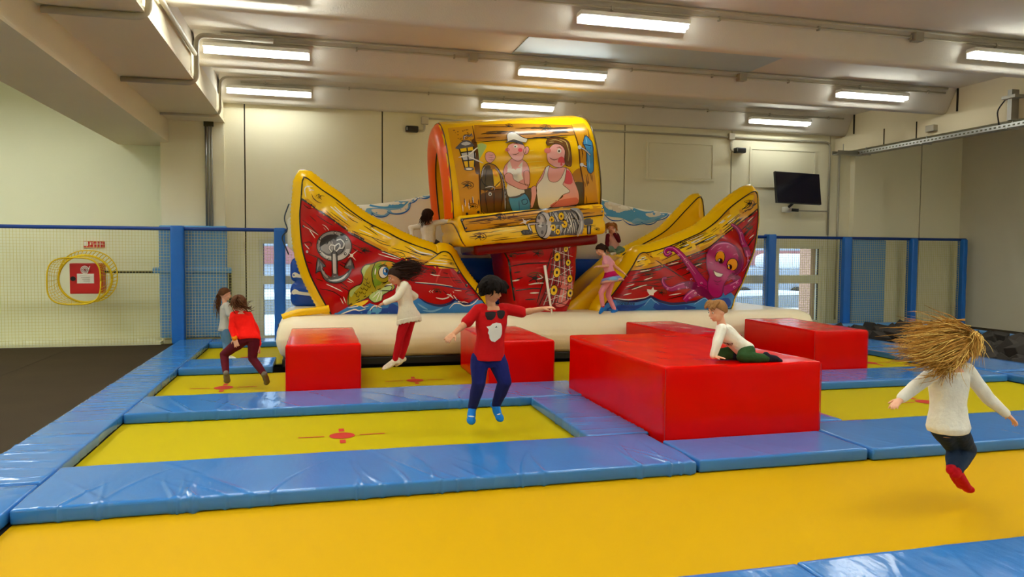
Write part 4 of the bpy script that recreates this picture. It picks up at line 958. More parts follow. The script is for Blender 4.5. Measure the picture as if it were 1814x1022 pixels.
# anchor in porthole
A_.oval('L2', 492, 215, 192, 166, 'dk', 5, 0.1); A_.oval('L2', 492, 215, 182, 157, 'gry', 6, 0.1)
A_.poly('L2', ell(500, 230, 160, 140, 0.1)[0:14]+ell(480, 200, 150, 130, 0.1)[13:0:-1], 'gry3', 7, False)
A_.oval('L2', 474, 206, 138, 117, 'dk', 8, 0.1); A_.poly('L2', [(345, 225), (590, 95), (612, 170), (590, 250), (530, 310), (430, 320), (370, 280)], 'gry2', 9); A_.poly('L2', [(348, 230), (470, 160), (480, 260), (440, 300), (390, 280)], 'gry', 10)
for x, y in ((500, 75), (345, 138), (625, 150), (343, 275), (437, 355), (610, 298)): A_.oval('L2', x, y, 15, 16, 'dk', 9); A_.oval('L2', x+2, y-2, 8, 9, 'gry3', 10)
for p in ([(520, 160), (560, 145), (600, 190), (580, 240), (540, 235)], [(500, 270), (500, 220), (545, 190), (555, 230), (510, 275)], [(470, 280), (440, 240), (460, 205), (500, 215)]): A_.line('L2', p, 24, 'dk', 11, False); A_.line('L2', p, 15, 'gry3', 12, False)
ANC = [(300, 505), (322, 345), (405, 430), (365, 440), (410, 515), (465, 545), (470, 290), (520, 290), (535, 540), (600, 525), (655, 465), (600, 440), (668, 340), (708, 465), (685, 455), (650, 535), (590, 590), (520, 610), (455, 603), (390, 570), (345, 480)]
A_.poly('L2', ANC, 'gry2', 12, False); A_.outline('L2', ANC, 8, 'blk', 13, True)
A_.poly('L2', [(480, 300), (505, 300), (512, 540), (485, 545)], 'gry3', 13); A_.poly('L2', [(420, 560), (480, 570), (560, 560), (640, 500), (600, 560), (520, 592), (450, 588)], 'gry3', 13); A_.poly('L2', [(345, 400), (355, 400), (395, 500), (440, 550), (420, 555), (370, 500)], 'gry', 13)
A_.poly('L2', [(620, 430), (665, 360), (670, 440), (645, 425)], 'gry', 13); A_.poly('L2', [(312, 480), (325, 370), (340, 420), (325, 440)], 'gry', 13)
A_.oval('L2', 678, 315, 16, 18, 'wht', 13)
for p in ([(640, 340), (740, 260)], [(650, 285), (720, 365)]): A_.line('L2', p, 8, 'wht', 13)
A_.done('anchor_print', lh)
# fish
FISH = [(640, 845), (650, 700), (720, 640), (780, 615), (800, 540), (780, 480), (820, 420), (900, 405), (980, 375), (1090, 378), (1160, 410), (1200, 480), (1195, 560), (1120, 610), (1140, 650), (1100, 690), (960, 700), (800, 790)]
A_.poly('L2', FISH, 'olv', 7, True); A_.outline('L2', FISH, 9, 'blk', 9)
A_.poly('L2', [(900, 500), (930, 420), (1000, 390), (1060, 385), (960, 470), (940, 560), (1000, 600), (930, 660), (895, 580)], 'grn', 8); A_.poly('L2', [(960, 400), (1080, 385), (1150, 420), (1100, 430), (1020, 430)], 'wood', 8)
A_.poly('L2', [(785, 490), (820, 430), (880, 415), (830, 480), (810, 540)], 'grn2', 8); A_.poly('L2', [(660, 700), (740, 640), (780, 630), (720, 690), (670, 760)], 'grn2', 8)
A_.line('L2', [(935, 385), (895, 490), (905, 600), (935, 680)], 9, 'blk', 10); A_.line('L2', [(650, 835), (800, 760), (1000, 660), (1140, 590)], 9, 'blk', 10)
for x, y in ((830, 560), (850, 600), (820, 620), (860, 640), (790, 660), (830, 670), (770, 700), (810, 710), (740, 740), (720, 710)): A_.line('L2', [(x-20, y-8), (x+8, y+18), (x+22, y-12)], 7, 'blk', 10)
FIN = [(860, 770), (880, 720), (960, 680), (1060, 640), (1110, 650), (1090, 690), (1010, 740), (1000, 790), (920, 815)]
A_.poly('L2', FIN, 'grn2', 9); A_.outline('L2', FIN, 6, 'blk', 10)
for p in ([(985, 690), (900, 770)], [(990, 690), (940, 800)], [(1000, 690), (985, 790)]): A_.line('L2', p, 9, 'wht', 11)
A_.poly('L2', [(650, 860), (740, 820), (860, 790), (790, 850), (720, 845)], 'yel', 8)
A_.oval('L2', 1018, 492, 56, 68, 'blk', 10, 0.2); A_.oval('L2', 1018, 492, 48, 60, 'wht', 11, 0.2); A_.oval('L2', 1040, 485, 32, 42, 'blu', 12); A_.oval('L2', 1050, 478, 12, 20, 'blk', 13); A_.oval('L2', 1030, 470, 7, 9, 'wht', 14)
for p in ([(990, 595), (1040, 600), (1080, 560)], [(1000, 620), (1040, 605)], [(960, 440), (1020, 415), (1060, 430)]): A_.line('L2', p, 10, 'blk', 12)
A_.line('L2', [(1040, 630), (1100, 625), (1160, 600)], 12, 'wht', 12); A_.line('L2', [(935, 450), (925, 520)], 14, 'wht', 11)
A_.done('fish_print', lh)

# --- starboard hull
A_ = Art([rh])
A_.poly('R7', [(236, 655), (262, 605), (300, 535), (330, 522), (360, 522), (500, 484), (640, 428), (760, 372), (860, 298), (960, 200), (1100, 96), (1140, 90), (1150, 130), (1152, 205), (1066, 275), (905, 398), (790, 488), (640, 550), (480, 605), (350, 640)], 'wood', 1, False)
for q in ([(950, 215), (1070, 120), (1130, 110), (1080, 190), (1000, 260)], [(780, 370), (870, 300), (960, 240), (1020, 285), (900, 380)], [(560, 470), (700, 410), (790, 370), (860, 410), (740, 480), (620, 520)], [(380, 525), (500, 490), (620, 450), (560, 520), (440, 570)], [(265, 610), (320, 540), (380, 590), (330, 620)]): A_.poly('R7', q, 'yel', 2)
A_.line('R7', [(1152, 205), (1066, 275), (905, 398), (790, 488), (640, 550), (480, 605)], 8, 'blk', 3, False); A_.line('R7', [(232, 655), (350, 640), (480, 605)], 8, 'blk', 3)
A_.line('R7', [(340, 522), (480, 620), (640, 722)], 7, 'blk', 3)
for a, b_, c, d, n_, sd in (((400, 530), (760, 372), (480, 600), (900, 398), 26, 1), ((800, 370), (1000, 215), (880, 410), (1060, 275), 18, 2), ((1000, 210), (1140, 110), (1060, 260), (1150, 190), 8, 3), ((280, 580), (340, 540), (250, 640), (430, 610), 8, 4)): A_.grain('R7', a, b_, c, d, n_, sd, 5)
for a, b_, c, d, n_, sd in (((260, 560), (330, 540), (250, 640), (430, 610), 3, 14), ((420, 520), (740, 390), (500, 580), (860, 400), 7, 11), ((820, 350), (980, 220), (880, 380), (1040, 275), 5, 12)): A_.grain('R7', a, b_, c, d, n_, sd, 7, 'wht', 4)
A_.knot('R7', 590, 450, 32); A_.knot('R7', 1090, 165, 34); A_.line('R7', [(1040, 205), (1090, 190), (1118, 140)], 5, 'blk', 4); A_.line('R7', [(1050, 220), (1110, 200), (1130, 150)], 5, 'blk', 4)
for p in ([(230, 690), (420, 640), (600, 600)], [(200, 740), (400, 720), (560, 690)], [(190, 790), (330, 760), (430, 760)], [(520, 620), (700, 560), (800, 510)], [(560, 650), (640, 620), (780, 590)], [(600, 690), (720, 640)], [(660, 560), (740, 530), (800, 520)], [(1010, 380), (1100, 300), (1150, 240)], [(1030, 420), (1110, 330)], [(1060, 280), (1140, 230)], [(1080, 480), (1120, 420), (1145, 390)], [(1050, 520), (1110, 500)], [(1060, 640), (1100, 560)], [(990, 780), (1040, 720)], [(680, 600), (760, 640)], [(720, 580), (780, 560)], [(500, 860), (620, 830), (700, 820)], [(380, 660), (460, 640)], [(240, 720), (300, 700)]): A_.line('R7', p, 7, 'blk', 3)
A_.grain('R7', (560, 620), (800, 500), (700, 720), (820, 700), 16, 21, 4); A_.grain('R7', (1000, 400), (1130, 250), (1060, 540), (1140, 420), 14, 22, 4); A_.grain('R7', (240, 690), (560, 620), (200, 820), (560, 800), 12, 23, 4)
A_.knot('R7', 360, 680, 30); A_.knot('R7', 720, 600, 26); A_.knot('R7', 455, 810, 34); A_.knot('R7', 1085, 345, 30)
for p in ([(240, 790), (310, 765), (350, 755)], [(180, 830), (240, 815)], [(330, 720), (390, 700)], [(200, 770), (260, 750)], [(510, 830), (600, 815)], [(500, 610), (580, 590)], [(1090, 420), (1125, 390)], [(1080, 300), (1120, 260)], [(700, 620), (750, 600)], [(300, 660), (380, 645)]): A_.line('R7', p, 7, 'wht', 4)
A_.poly('R7', [(100, 850), (180, 830), (110, 800), (170, 750), (110, 830)], 'red2', 2)
# splash and waves
A_.poly('R7', [(24, 945), (60, 890), (110, 862), (250, 870), (335, 852), (375, 838), (430, 862), (500, 880), (560, 884), (700, 870), (770, 842), (830, 856), (880, 832), (900, 812), (960, 810), (984, 838), (962, 912), (930, 926), (700, 934), (400, 940), (60, 962)], 'blu', 5, False)
A_.line('R7', [(110, 862), (250, 874), (335, 856), (378, 842), (430, 866), (500, 886), (560, 890), (700, 874), (770, 848), (830, 862)], 18, 'nvy', 6)
for q in ([(60, 930), (150, 900), (280, 900), (350, 880), (250, 940), (90, 958)], [(420, 880), (520, 905), (640, 900), (700, 925), (420, 935)], [(780, 880), (860, 860), (940, 850), (950, 910), (800, 925)]): A_.poly('R7', q, 'blu2', 6)
for p in ([(330, 905), (360, 870), (380, 850), (400, 870), (440, 895)], [(690, 895), (730, 870), (770, 852), (800, 880)]): A_.line('R7', p, 7, 'blu3', 7)
A_.line('R7', [(110, 850), (200, 862), (280, 855), (340, 846), (375, 825)], 8, 'wht', 7)
A_.poly('R7', [(372, 828), (352, 800), (352, 785), (380, 790), (395, 770), (402, 790), (425, 795), (400, 815), (398, 830)], 'wht', 7)
A_.done('hull_print', rh)
def textmesh(s, art, px, py, h, col, levl, name, parent, slope=0.0):
    cu = bpy.data.curves.new(name, 'FONT'); cu.body = s; cu.size = 1.0; cu.resolution_u = 2
    o = bpy.data.objects.new(name, cu); COL.objects.link(o); dg = bpy.context.evaluated_depsgraph_get()
    me = bpy.data.meshes.new_from_object(o.evaluated_get(dg)); bpy.data.objects.remove(o); bpy.data.curves.remove(cu)
    art.tris([(px+v.co.x*h, py-v.co.y*h+slope*v.co.x*h) for v in me.vertices], [list(p.vertices) for p in me.polygons], col, levl)
    bpy.data.meshes.remove(me)
textmesh('industrie', A_, 1091, 535.5, 6.5, 'blk', 9, 't', rh); textmesh('ricreative', A_, 1093.5, 539.6, 8.0, 'blk', 9, 't', rh)
r = random.Random(9); x = 1092.0
while x < 1138:
    w = r.uniform(1.0, 2.6); A_.line('px', [(x, 545), (x+w*.5, 541.2+r.uniform(0, 1.6)), (x+w, 545)], .7, 'blk', 9); x += w+r.uniform(.5, 1.4)
A_.done('maker_lettering', rh)
# octopus
def tent(pts, w):
    A_.line('R7', pts, [q+12 for q in w], 'mag2', 8, False); A_.line('R7', pts, w, 'mag', 9, False)
    hl = [(p[0]-w[min(i*len(w)//len(pts), len(w)-1)]*0.2, p[1]-w[min(i*len(w)//len(pts), len(w)-1)]*0.22) for i, p in enumerate(pts)]
    A_.line('R7', hl[1:], 6, 'pnk', 10)
tent([(770, 770), (715, 690), (650, 600), (590, 530), (540, 495), (495, 500), (482, 525), (500, 542), (530, 522)], [70, 58, 46, 40, 34, 28, 24, 18, 10])
tent([(990, 740), (1050, 670), (1088, 600), (1075, 510), (1045, 440), (1028, 380), (1000, 340), (962, 316)], [66, 52, 46, 38, 34, 28, 24, 10])
tent([(820, 830), (740, 780), (660, 755), (590, 765), (530, 785), (490, 770), (466, 735), (470, 708), (492, 706)], [76, 62, 52, 46, 40, 30, 24, 18, 10])
tent([(830, 845), (780, 810), (720, 800), (660, 830), (620, 868)], [60, 62, 56, 46, 30]); tent([(900, 800), (960, 770), (1020, 730), (1000, 700), (960, 700), (930, 720)], [60, 54, 46, 34, 26, 14])
HEAD = [(778, 585), (788, 520), (830, 465), (900, 443), (970, 463), (1022, 510), (1046, 575), (1036, 640), (990, 690), (935, 715), (905, 760), (890, 830), (835, 845), (795, 800), (790, 740), (802, 690), (786, 640)]
A_.poly('R7', HEAD, 'mag', 11); A_.outline('R7', HEAD, 7, 'mag2', 12)
A_.poly('R7', [(990, 480), (1030, 540), (1036, 620), (990, 680), (930, 705), (985, 640), (1010, 560)], 'mag2', 12)
A_.line('R7', [(815, 500), (860, 462), (930, 455), (980, 480)], 10, 'pnk', 13)
for cx, cy, rx, ry, px_, py_ in ((879, 556, 32, 46, 880, 580), (968, 606, 36, 42, 948, 624)):
    A_.oval('R7', cx, cy, rx+5, ry+5, 'blk', 13, 0.15); A_.oval('R7', cx, cy, rx, ry, 'ora', 14, 0.15); A_.oval('R7', px_, py_, 19, 20, 'blk', 15); A_.oval('R7', px_-6, py_-8, 5, 6, 'wht', 16)
A_.poly('R7', [(828, 648), (850, 662), (880, 672), (900, 676), (888, 696), (862, 698), (840, 682)], 'wht', 14, True); A_.outline('R7', [(828, 648), (850, 662), (880, 672), (900, 676), (888, 696), (862, 698), (840, 682)], 5, 'mag2', 15)
for p in ([(800, 590), (830, 600)], [(950, 665), (980, 660)], [(860, 500), (890, 480)], [(970, 540), (1000, 530), (1010, 550)], [(850, 520), (880, 505), (905, 515)]): A_.line('R7', p, 7, 'pnk', 14)
for p in ([(830, 720), (860, 735), (890, 722)], [(840, 745), (870, 755)]): A_.line('R7', p, 7, 'mag2', 14)
for x, y in ((640, 590), (625, 570), (645, 640), (672, 712), (580, 540), (515, 520), (1045, 455), (1080, 545), (1082, 580), (1030, 380), (500, 785), (580, 785), (640, 775), (700, 815), (730, 825), (770, 820), (660, 850), (980, 770), (1000, 740), (745, 740), (935, 480)): A_.oval('R7', x, y, 9, 8, 'pnk', 12); A_.oval('R7', x+2, y+2, 4, 4, 'mag2', 13)
A_.done('octopus_print', rh)

# --- pedestal
A_ = Art([ped])
for p in ([(590, 400), (640, 500), (660, 640), (690, 840)],): A_.line('W6', p, 14, 'blk', 3, False)
for p in ([(650, 545), (800, 520), (1000, 515)], [(690, 755), (850, 735), (930, 740)], [(600, 400), (700, 385), (980, 350)], [(700, 440), (790, 430)], [(640, 450), (690, 430), (720, 445)], [(680, 600), (740, 590)], [(760, 640), (700, 655)], [(780, 830), (880, 825)], [(1010, 420), (970, 560), (880, 860)]): A_.line('W6', p, 10, 'blk', 3)
for p in ([(800, 380), (870, 368), (960, 362)], [(720, 330), (800, 322)], [(670, 670), (730, 660)], [(810, 700), (880, 690), (940, 688)], [(820, 775), (900, 772)], [(900, 505), (980, 498)], [(860, 345), (920, 335)], [(870, 560), (940, 550)]): A_.line('W6', p, 12, 'red3' if p[0][0] > 850 else 'wht', 4)
A_.knot('W6', 885, 432, 46); A_.knot('W6', 865, 645, 70); A_.knot('W6', 660, 455, 34); A_.line('W6', [(880, 655), (930, 640), (900, 615)], 9, 'wht', 5)
for x, y in ((645, 525), (655, 575), (683, 735)): A_.oval('W6', x, y, 9, 12, 'dk', 4)
# fishing net with floats
NET = [(1030, 330), (1110, 290), (1160, 330), (1165, 460), (1185, 600), (1196, 700), (1180, 800), (1130, 890), (1060, 905), (960, 880), (880, 880), (960, 700), (1000, 560)]
A_.poly('W6', NET, 'red2', 4); A_.poly('W6', [(1090, 620), (1180, 640), (1185, 760), (1120, 880), (1040, 880), (1080, 760)], 'skin2', 5)
for i in range(8):
    t = i/7; A_.line('W6', [(1035+110*t, 330), (1015+140*t, 500), (985+190*t, 680), (900+270*t, 880-60*t*t)], 6, 'gry3' if i % 2 else 'blk', 6, False)
for j in range(8):
    y = 420+j*62; A_.line('W6', [(1020-j*12, y-20), (1090, y+10), (1190, y+40)], 5, 'blk' if j % 2 else 'wht', 6)
    A_.line('W6', [(1190, y-60), (1100, y), (1000-j*10, y+60)], 4, 'wht' if j % 3 == 0 else 'blk', 6)
for x, y, rr in ((1038, 338, 30), (1108, 298, 32), (1130, 395, 22), (1055, 462, 32), (1150, 512, 24), (1052, 597, 34), (1163, 650, 26), (1027, 750, 36), (1165, 775, 28)):
    A_.oval('W6', x, y, rr*.8+4, rr*1.2+4, 'blk', 8, .15); A_.oval('W6', x, y, rr*.8, rr*1.2, 'yel', 9, .15); A_.oval('W6', x, y, rr*.28, rr*.4, 'blk', 10); A_.line('W6', [(x-rr*.4, y+rr*.5), (x-rr*.45, y-rr*.2), (x-rr*.1, y-rr*.8)], 7, 'yel2', 10)
A_.done('net_print', ped)

# --- deck board with winch
A_ = Art([board])
A_.poly('W6', [(228, 142), (600, 92), (900, 62), (1440, 6), (1462, 12), (1448, 100), (1100, 140), (800, 180), (500, 215), (270, 246)], 'wood', 2, False)
A_.poly('W6', [(270, 250), (500, 219), (800, 184), (1100, 144), (1446, 104), (1425, 265), (1100, 300), (700, 350), (330, 395)], 'yel', 2, False)
A_.grain('W6', (240, 150), (1440, 14), (280, 240), (1446, 98), 44, 31, 7, 'brn', 4, .06, .25); A_.grain('W6', (280, 255), (1440, 108), (330, 385), (1425, 260), 26, 32, 7, 'brn', 4, .06, .22)
A_.line('W6', [(268, 248), (500, 217), (800, 182), (1100, 142), (1446, 102)], 10, 'blk', 5, False); A_.line('W6', [(228, 145), (270, 246)], 12, 'blk', 5, False); A_.line('W6', [(330, 398), (700, 352), (1100, 302), (1425, 267)], 12, 'blk', 5, False); A_.line('W6', [(225, 140), (900, 60), (1460, 8)], 10, 'blk', 5, False)
A_.knot('W6', 560, 122, 46); A_.knot('W6', 385, 290, 50); A_.knot('W6', 1395, 225, 24); A_.line('W6', [(620, 140), (670, 120), (680, 90)], 6, 'brn', 5)
for x, y in ((240, 148), (270, 212), (1445, 40), (1442, 70)): A_.oval('W6', x, y, 9, 9, 'dk', 6); A_.oval('W6', x-2, y-2, 4, 4, 'wht', 7)
for p in ([(500, 250), (700, 225)], [(420, 340), (520, 328)], [(640, 300), (760, 285)]): A_.line('W6', p, 9, 'yel2', 5)
A_.line('W6', [(60, 190), (160, 180), (250, 350), (320, 400)], 10, 'brn', 4); A_.grain('W6', (110, 330), (130, 390), (200, 350), (250, 400), 14, 33, 12, 'blk', 4, .3, .7)
# winch: crank, flanges, rope drum
A_.poly('W6', [(1290, 135), (1355, 128), (1366, 150), (1360, 180), (1290, 185)], 'gry2', 6); A_.line('W6', [(1295, 150), (1350, 143)], 12, 'gry3', 7); A_.poly('W6', [(1310, 190), (1350, 188), (1345, 265), (1312, 268)], 'dk', 6, False); A_.line('W6', [(1330, 195), (1328, 262)], 10, 'gry3', 7)
DR = [(960, 95), (1060, 66), (1170, 60), (1240, 80), (1250, 180), (1230, 270), (1150, 270), (1060, 280), (980, 280), (950, 200)]
A_.poly('W6', DR, 'gry2', 6); r = random.Random(4)
for i in range(34):
    x = 975+i*7.6; A_.line('W6', [(x+r.uniform(-20, 20), 78+r.uniform(-8, 12)), (x+30+r.uniform(-16, 16), 170), (x+r.uniform(-10, 40), 268+r.uniform(-14, 8))], 6, ('gry3', 'dk', 'wht')[i % 3], 7)
for x, y, rr in ((1008, 140, 24), (1090, 112, 28), (1118, 180, 30), (1020, 210, 26), (1060, 245, 22)): A_.oval('W6', x, y, rr*.85+4, rr*1.1+4, 'blk', 8); A_.oval('W6', x, y, rr*.85, rr*1.1, 'yel', 9); A_.oval('W6', x, y, rr*.3, rr*.4, 'brn', 10)
A_.poly('W6', [(1165, 50), (1230, 45), (1275, 90), (1285, 180), (1265, 270), (1220, 300), (1195, 290), (1235, 220), (1240, 140), (1215, 80)], 'gry', 9); A_.line('W6', [(1215, 60), (1262, 130), (1262, 220), (1225, 290)], 14, 'gry3', 10); A_.line('W6', [(1165, 52), (1225, 90), (1243, 170), (1215, 270)], 8, 'blk', 10)
A_.oval('W6', 935, 190, 72, 118, 'blk', 9, -.08); A_.oval('W6', 945, 188, 62, 110, 'gry3', 10, -.08); A_.oval('W6', 918, 190, 52, 104, 'blk', 11, -.08); A_.oval('W6', 916, 190, 46, 98, 'gry', 12, -.08); A_.oval('W6', 910, 160, 30, 50, 'gry3', 13)
for x, y in ((898, 125), (928, 185), (925, 250), (888, 178)): A_.oval('W6', x, y, 12, 16, 'gry2', 14)
A_.line('W6', [(800, 180), (850, 172), (900, 178)], 26, 'blk', 13, False); A_.line('W6', [(800, 180), (850, 172), (895, 178)], 16, 'gry3', 14, False); A_.line('W6', [(805, 178), (815, 215), (830, 240)], 24, 'dk', 13, False); A_.line('W6', [(806, 180), (816, 215), (830, 238)], 10, 'gry3', 14, False)
A_.poly('W6', [(740, 245), (760, 232), (835, 232), (845, 252), (830, 268), (755, 270)], 'dk', 13)
for x in range(760, 835, 12): A_.line('W6', [(x, 262), (x+5, 240)], 6, 'gry', 14)
A_.oval('W6', 775, 160, 14, 14, 'wht', 14)
for p in ([(730, 175), (825, 140)], [(755, 130), (795, 195)]): A_.line('W6', p, 7, 'wht', 14)
A_.done('winch_print', board)

# --- cabin front
A_ = Art([cab])
A_.poly('C4', [(165, 160), (385, 140), (410, 300), (440, 500), (450, 720), (462, 920), (292, 950), (262, 700), (225, 480), (190, 300)], 'wood', 1, False)
A_.poly('F8', [(1110, 0), (1240, -10), (1290, 60), (1330, 200), (1350, 480), (1380, 700), (1400, 900), (1240, 905), (1235, 660), (1200, 480), (1180, 250), (1140, 120)], 'wood', 1, False)
A_.poly('F8', [(0, 10), (500, -5), (1100, 10), (1135, 120), (560, 165), (0, 200)], 'wood2', 1, False)
A_.poly('F8', [(640, 720), (720, 700), (1180, 650), (1235, 660), (1240, 900), (1100, 925), (440, 985), (100, 1010), (90, 770), (380, 730)], 'umb', 1, False)
A_.poly('F8', [(1110, 560), (1200, 500), (1232, 660), (1130, 640)], 'wood2', 1); A_.poly('F8', [(60, 220), (140, 240), (100, 330), (30, 420), (-20, 300)], 'grn2', 1)
A_.poly('F8', [(-30, 180), (30, 210), (60, 520), (20, 560), (-10, 400)], 'brn', 2)
A_.grain('C4', (180, 170), (370, 160), (280, 300), (400, 290), 26, 41, 8, 'brn', 3, .05, .2)
for i in range(26):
    r = random.Random(100+i); x0 = r.uniform(0, 900); y0 = r.uniform(20, 180); A_.line('F8', [(x0, y0), (x0+r.uniform(60, 140), y0-r.uniform(2, 12)), (x0+r.uniform(150, 280), y0-r.uniform(2, 16))], r.uniform(5, 11), 'brn' if i % 3 else 'blk', 3)
A_.line('F8', [(0, 208), (300, 185), (560, 168), (900, 140), (1135, 122)], 10, 'blk', 4); A_.line('F8', [(1100, 5), (1140, 120), (1180, 260), (1200, 480), (1238, 700), (1240, 900)], 16, 'brn', 3)
A_.line('C4', [(385, 140), (410, 300), (440, 500), (450, 720), (462, 920)], 16, 'brn', 3); A_.line('C4', [(290, 945), (460, 925), (700, 895), (800, 885)], 16, 'blk', 4, False); A_.line('F8', [(440, 985), (900, 940), (1240, 905), (1400, 890)], 12, 'blk', 4, False)
for i in range(22):
    r = random.Random(200+i); x0 = r.uniform(1210, 1340); y0 = r.uniform(40, 820); A_.line('F8', [(x0, y0), (x0+10, y0+40), (x0+14, y0+r.uniform(60, 130))], 7, 'brn', 3)
for i in range(8):
    r = random.Random(300+i); x0 = r.uniform(290, 440); y0 = r.uniform(730, 840); A_.line('C4', [(x0, y0), (x0+6, y0+60)], 9, 'wht' if i % 2 else 'brn', 3)
A_.knot('F8', 800, 50, 60); A_.knot('F8', 390, 25, 40); A_.knot('C4', 335, 665, 50); A_.knot('C4', 385, 850, 40)
for x, y in ((335, 915), (435, 900)): A_.oval('C4', x, y, 12, 12, 'dk', 5)
for p, w in (([(540, 440), (620, 430), (780, 420)], 8), ([(640, 500), (720, 490), (800, 480)], 12), ([(560, 310), (680, 296)], 9), ([(1080, 190), (1100, 200)], 10)): A_.line('F8', p, w, 'yel2', 3)
A_.done('cabin_print', cab)['kind'] = 'stuff'
# lantern
LB = [(262, 330), (290, 290), (310, 262), (350, 270), (385, 295), (395, 330), (375, 345), (400, 480), (395, 525), (320, 530), (285, 430)]
A_.line('C4', [(310, 270), (305, 235), (330, 225), (360, 232), (378, 212), (380, 245)], 16, 'gry2', 5); A_.line('C4', [(312, 262), (310, 238), (335, 230)], 8, 'wht', 6)
A_.poly('C4', [(230, 340), (262, 305), (300, 272), (345, 268), (380, 290), (398, 318), (330, 336), (260, 348)], 'gry2', 5); A_.poly('C4', [(280, 300), (330, 280), (370, 300), (320, 315)], 'gry3', 6)
A_.poly('C4', [(268, 345), (390, 325), (402, 400), (400, 500), (315, 510), (285, 420)], 'yel', 5, False); A_.poly('C4', [(290, 380), (400, 365), (398, 440), (310, 445)], 'gry3', 6)
for p in ([(268, 345), (315, 510)], [(335, 335), (352, 505)], [(390, 325), (402, 400), (400, 500)], [(282, 378), (402, 362)], [(300, 450), (402, 440)]): A_.line('C4', p, 10, 'blk', 7, False)
A_.oval('C4', 352, 520, 44, 17, 'gry2', 7); A_.oval('C4', 352, 520, 30, 9, 'wht', 8)
for p in ([(340, 410), (480, 470)], [(350, 400), (430, 330)], [(350, 400), (260, 420)]): A_.line('C4', p, 12, 'wht', 8)
A_.done('lantern_print', cab)
# barrel
BA = [(75, 620), (85, 540), (110, 470), (170, 445), (240, 470), (290, 540), (330, 640), (345, 760), (345, 980), (100, 1000), (70, 740)]
A_.poly('F8', BA, 'wood2', 5); A_.poly('F8', [(80, 620), (110, 480), (150, 460), (195, 500), (205, 720), (80, 740)], 'umb', 6); A_.poly('F8', [(210, 510), (260, 540), (300, 640), (290, 690), (220, 700)], 'yel', 6); A_.poly('F8', [(200, 510), (240, 530), (268, 600), (235, 590)], 'ora', 7)
A_.poly('F8', [(80, 790), (330, 740), (345, 970), (110, 995)], 'brn', 6)
for p in ([(200, 500), (220, 720), (225, 990)], [(140, 480), (120, 740), (150, 990)], [(280, 520), (320, 760), (300, 980)], [(75, 740), (200, 745), (340, 725)], [(80, 620), (110, 680), (200, 720)], [(300, 640), (250, 690), (220, 720)]): A_.line('F8', p, 9, 'blk', 7)
A_.outline('F8', BA, 9, 'blk', 8); A_.line('F8', [(120, 720), (180, 705), (225, 715), (230, 745)], 12, 'gry3', 8); A_.oval('F8', 178, 790, 20, 22, 'gry3', 8); A_.oval('F8', 180, 792, 9, 10, 'dk', 9)
A_.line('F8', [(235, 490), (310, 580), (345, 760), (350, 960)], 22, 'gry', 8); A_.line('F8', [(85, 600), (95, 520), (120, 480)], 10, 'gry3', 8)
A_.done('barrel_print', cab)
# two plain deckhands in white vests (simple generic figures)
def skin_poly(pts, c='skin', lev=6, o='brn'): A_.poly('F8', pts, c, lev); A_.outline('F8', pts, 5, o, lev+1)
skin_poly([(130, 330), (160, 312), (215, 325), (240, 370), (220, 410), (180, 440), (140, 420), (122, 370)])
for y in (350, 378, 402): A_.line('F8', [(160, y), (195, y+4), (222, y-4)], 5, 'brn', 8)
skin_poly([(345, 470), (400, 410), (440, 380), (540, 400), (600, 450), (625, 540), (625, 680), (590, 720), (480, 720), (380, 690), (330, 560)])
A_.poly('F8', [(375, 470), (400, 420), (430, 500), (470, 520), (510, 460), (545, 420), (530, 560), (555, 620), (480, 660), (390, 600), (380, 780), (560, 770), (540, 810), (390, 815), (370, 640)], 'wht', 8, False)
A_.poly('F8', [(372, 690), (480, 720), (560, 720), (570, 770), (480, 815), (385, 815)], 'wht', 8); A_.poly('F8', [(372, 470), (392, 425), (415, 500), (470, 545), (520, 500), (545, 420), (535, 560), (500, 650), (400, 600)], 'wht', 8)
skin_poly([(340, 580), (380, 550), (430, 570), (450, 630), (560, 680), (600, 680), (600, 730), (520, 735), (400, 680), (350, 640)], 'skin', 9)
skin_poly([(560, 540), (600, 520), (625, 560), (622, 680), (580, 690), (562, 620)], 'skin', 9)
A_.poly('F8', [(390, 830), (480, 820), (560, 780), (620, 850), (630, 960), (520, 980), (440, 985), (400, 900)], 'jean', 8); A_.outline('F8', [(390, 830), (480, 820), (560, 780), (620, 850), (630, 960), (520, 980), (440, 985), (400, 900)], 5, 'blk', 9); A_.line('F8', [(395, 828), (480, 822), (565, 785)], 22, 'gry2', 10); A_.outline('F8', [(535, 860), (590, 845), (600, 890), (550, 905)], 7, 'nvy', 10); A_.line('F8', [(505, 860), (510, 970)], 6, 'nvy', 10)
skin_poly([(370, 290), (385, 240), (450, 215), (540, 225), (585, 290), (565, 340), (540, 400), (490, 420), (430, 390), (385, 330)], 'skin', 8)
A_.oval('F8', 588, 300, 30, 46, 'skin', 9, .3); A_.outline('F8', ell(588, 300, 30, 46, .3, 12), 5, 'brn', 10); A_.oval('F8', 520, 295, 26, 22, 'skr', 9); A_.oval('F8', 375, 292, 26, 20, 'skin2', 9)
A_.oval('F8', 468, 255, 22, 18, 'wht', 10); A_.oval('F8', 462, 257, 8, 10, 'blk', 11); A_.line('F8', [(430, 340), (470, 345), (510, 320)], 7, 'brn', 10); A_.line('F8', [(445, 225), (480, 220), (500, 235)], 9, 'brn', 10)
A_.poly('F8', [(375, 195), (372, 120), (410, 98), (470, 105), (540, 150), (600, 170), (585, 210), (520, 200), (440, 180), (350, 215)], 'wht', 10); A_.outline('F8', [(375, 195), (372, 120), (410, 98), (470, 105), (540, 150), (600, 170), (585, 210), (520, 200), (440, 180), (350, 215)], 5, 'blk', 11); A_.poly('F8', [(345, 218), (430, 184), (540, 205), (560, 240), (440, 205)], 'gry2', 12)
A_.done('deckhand_print', cab)
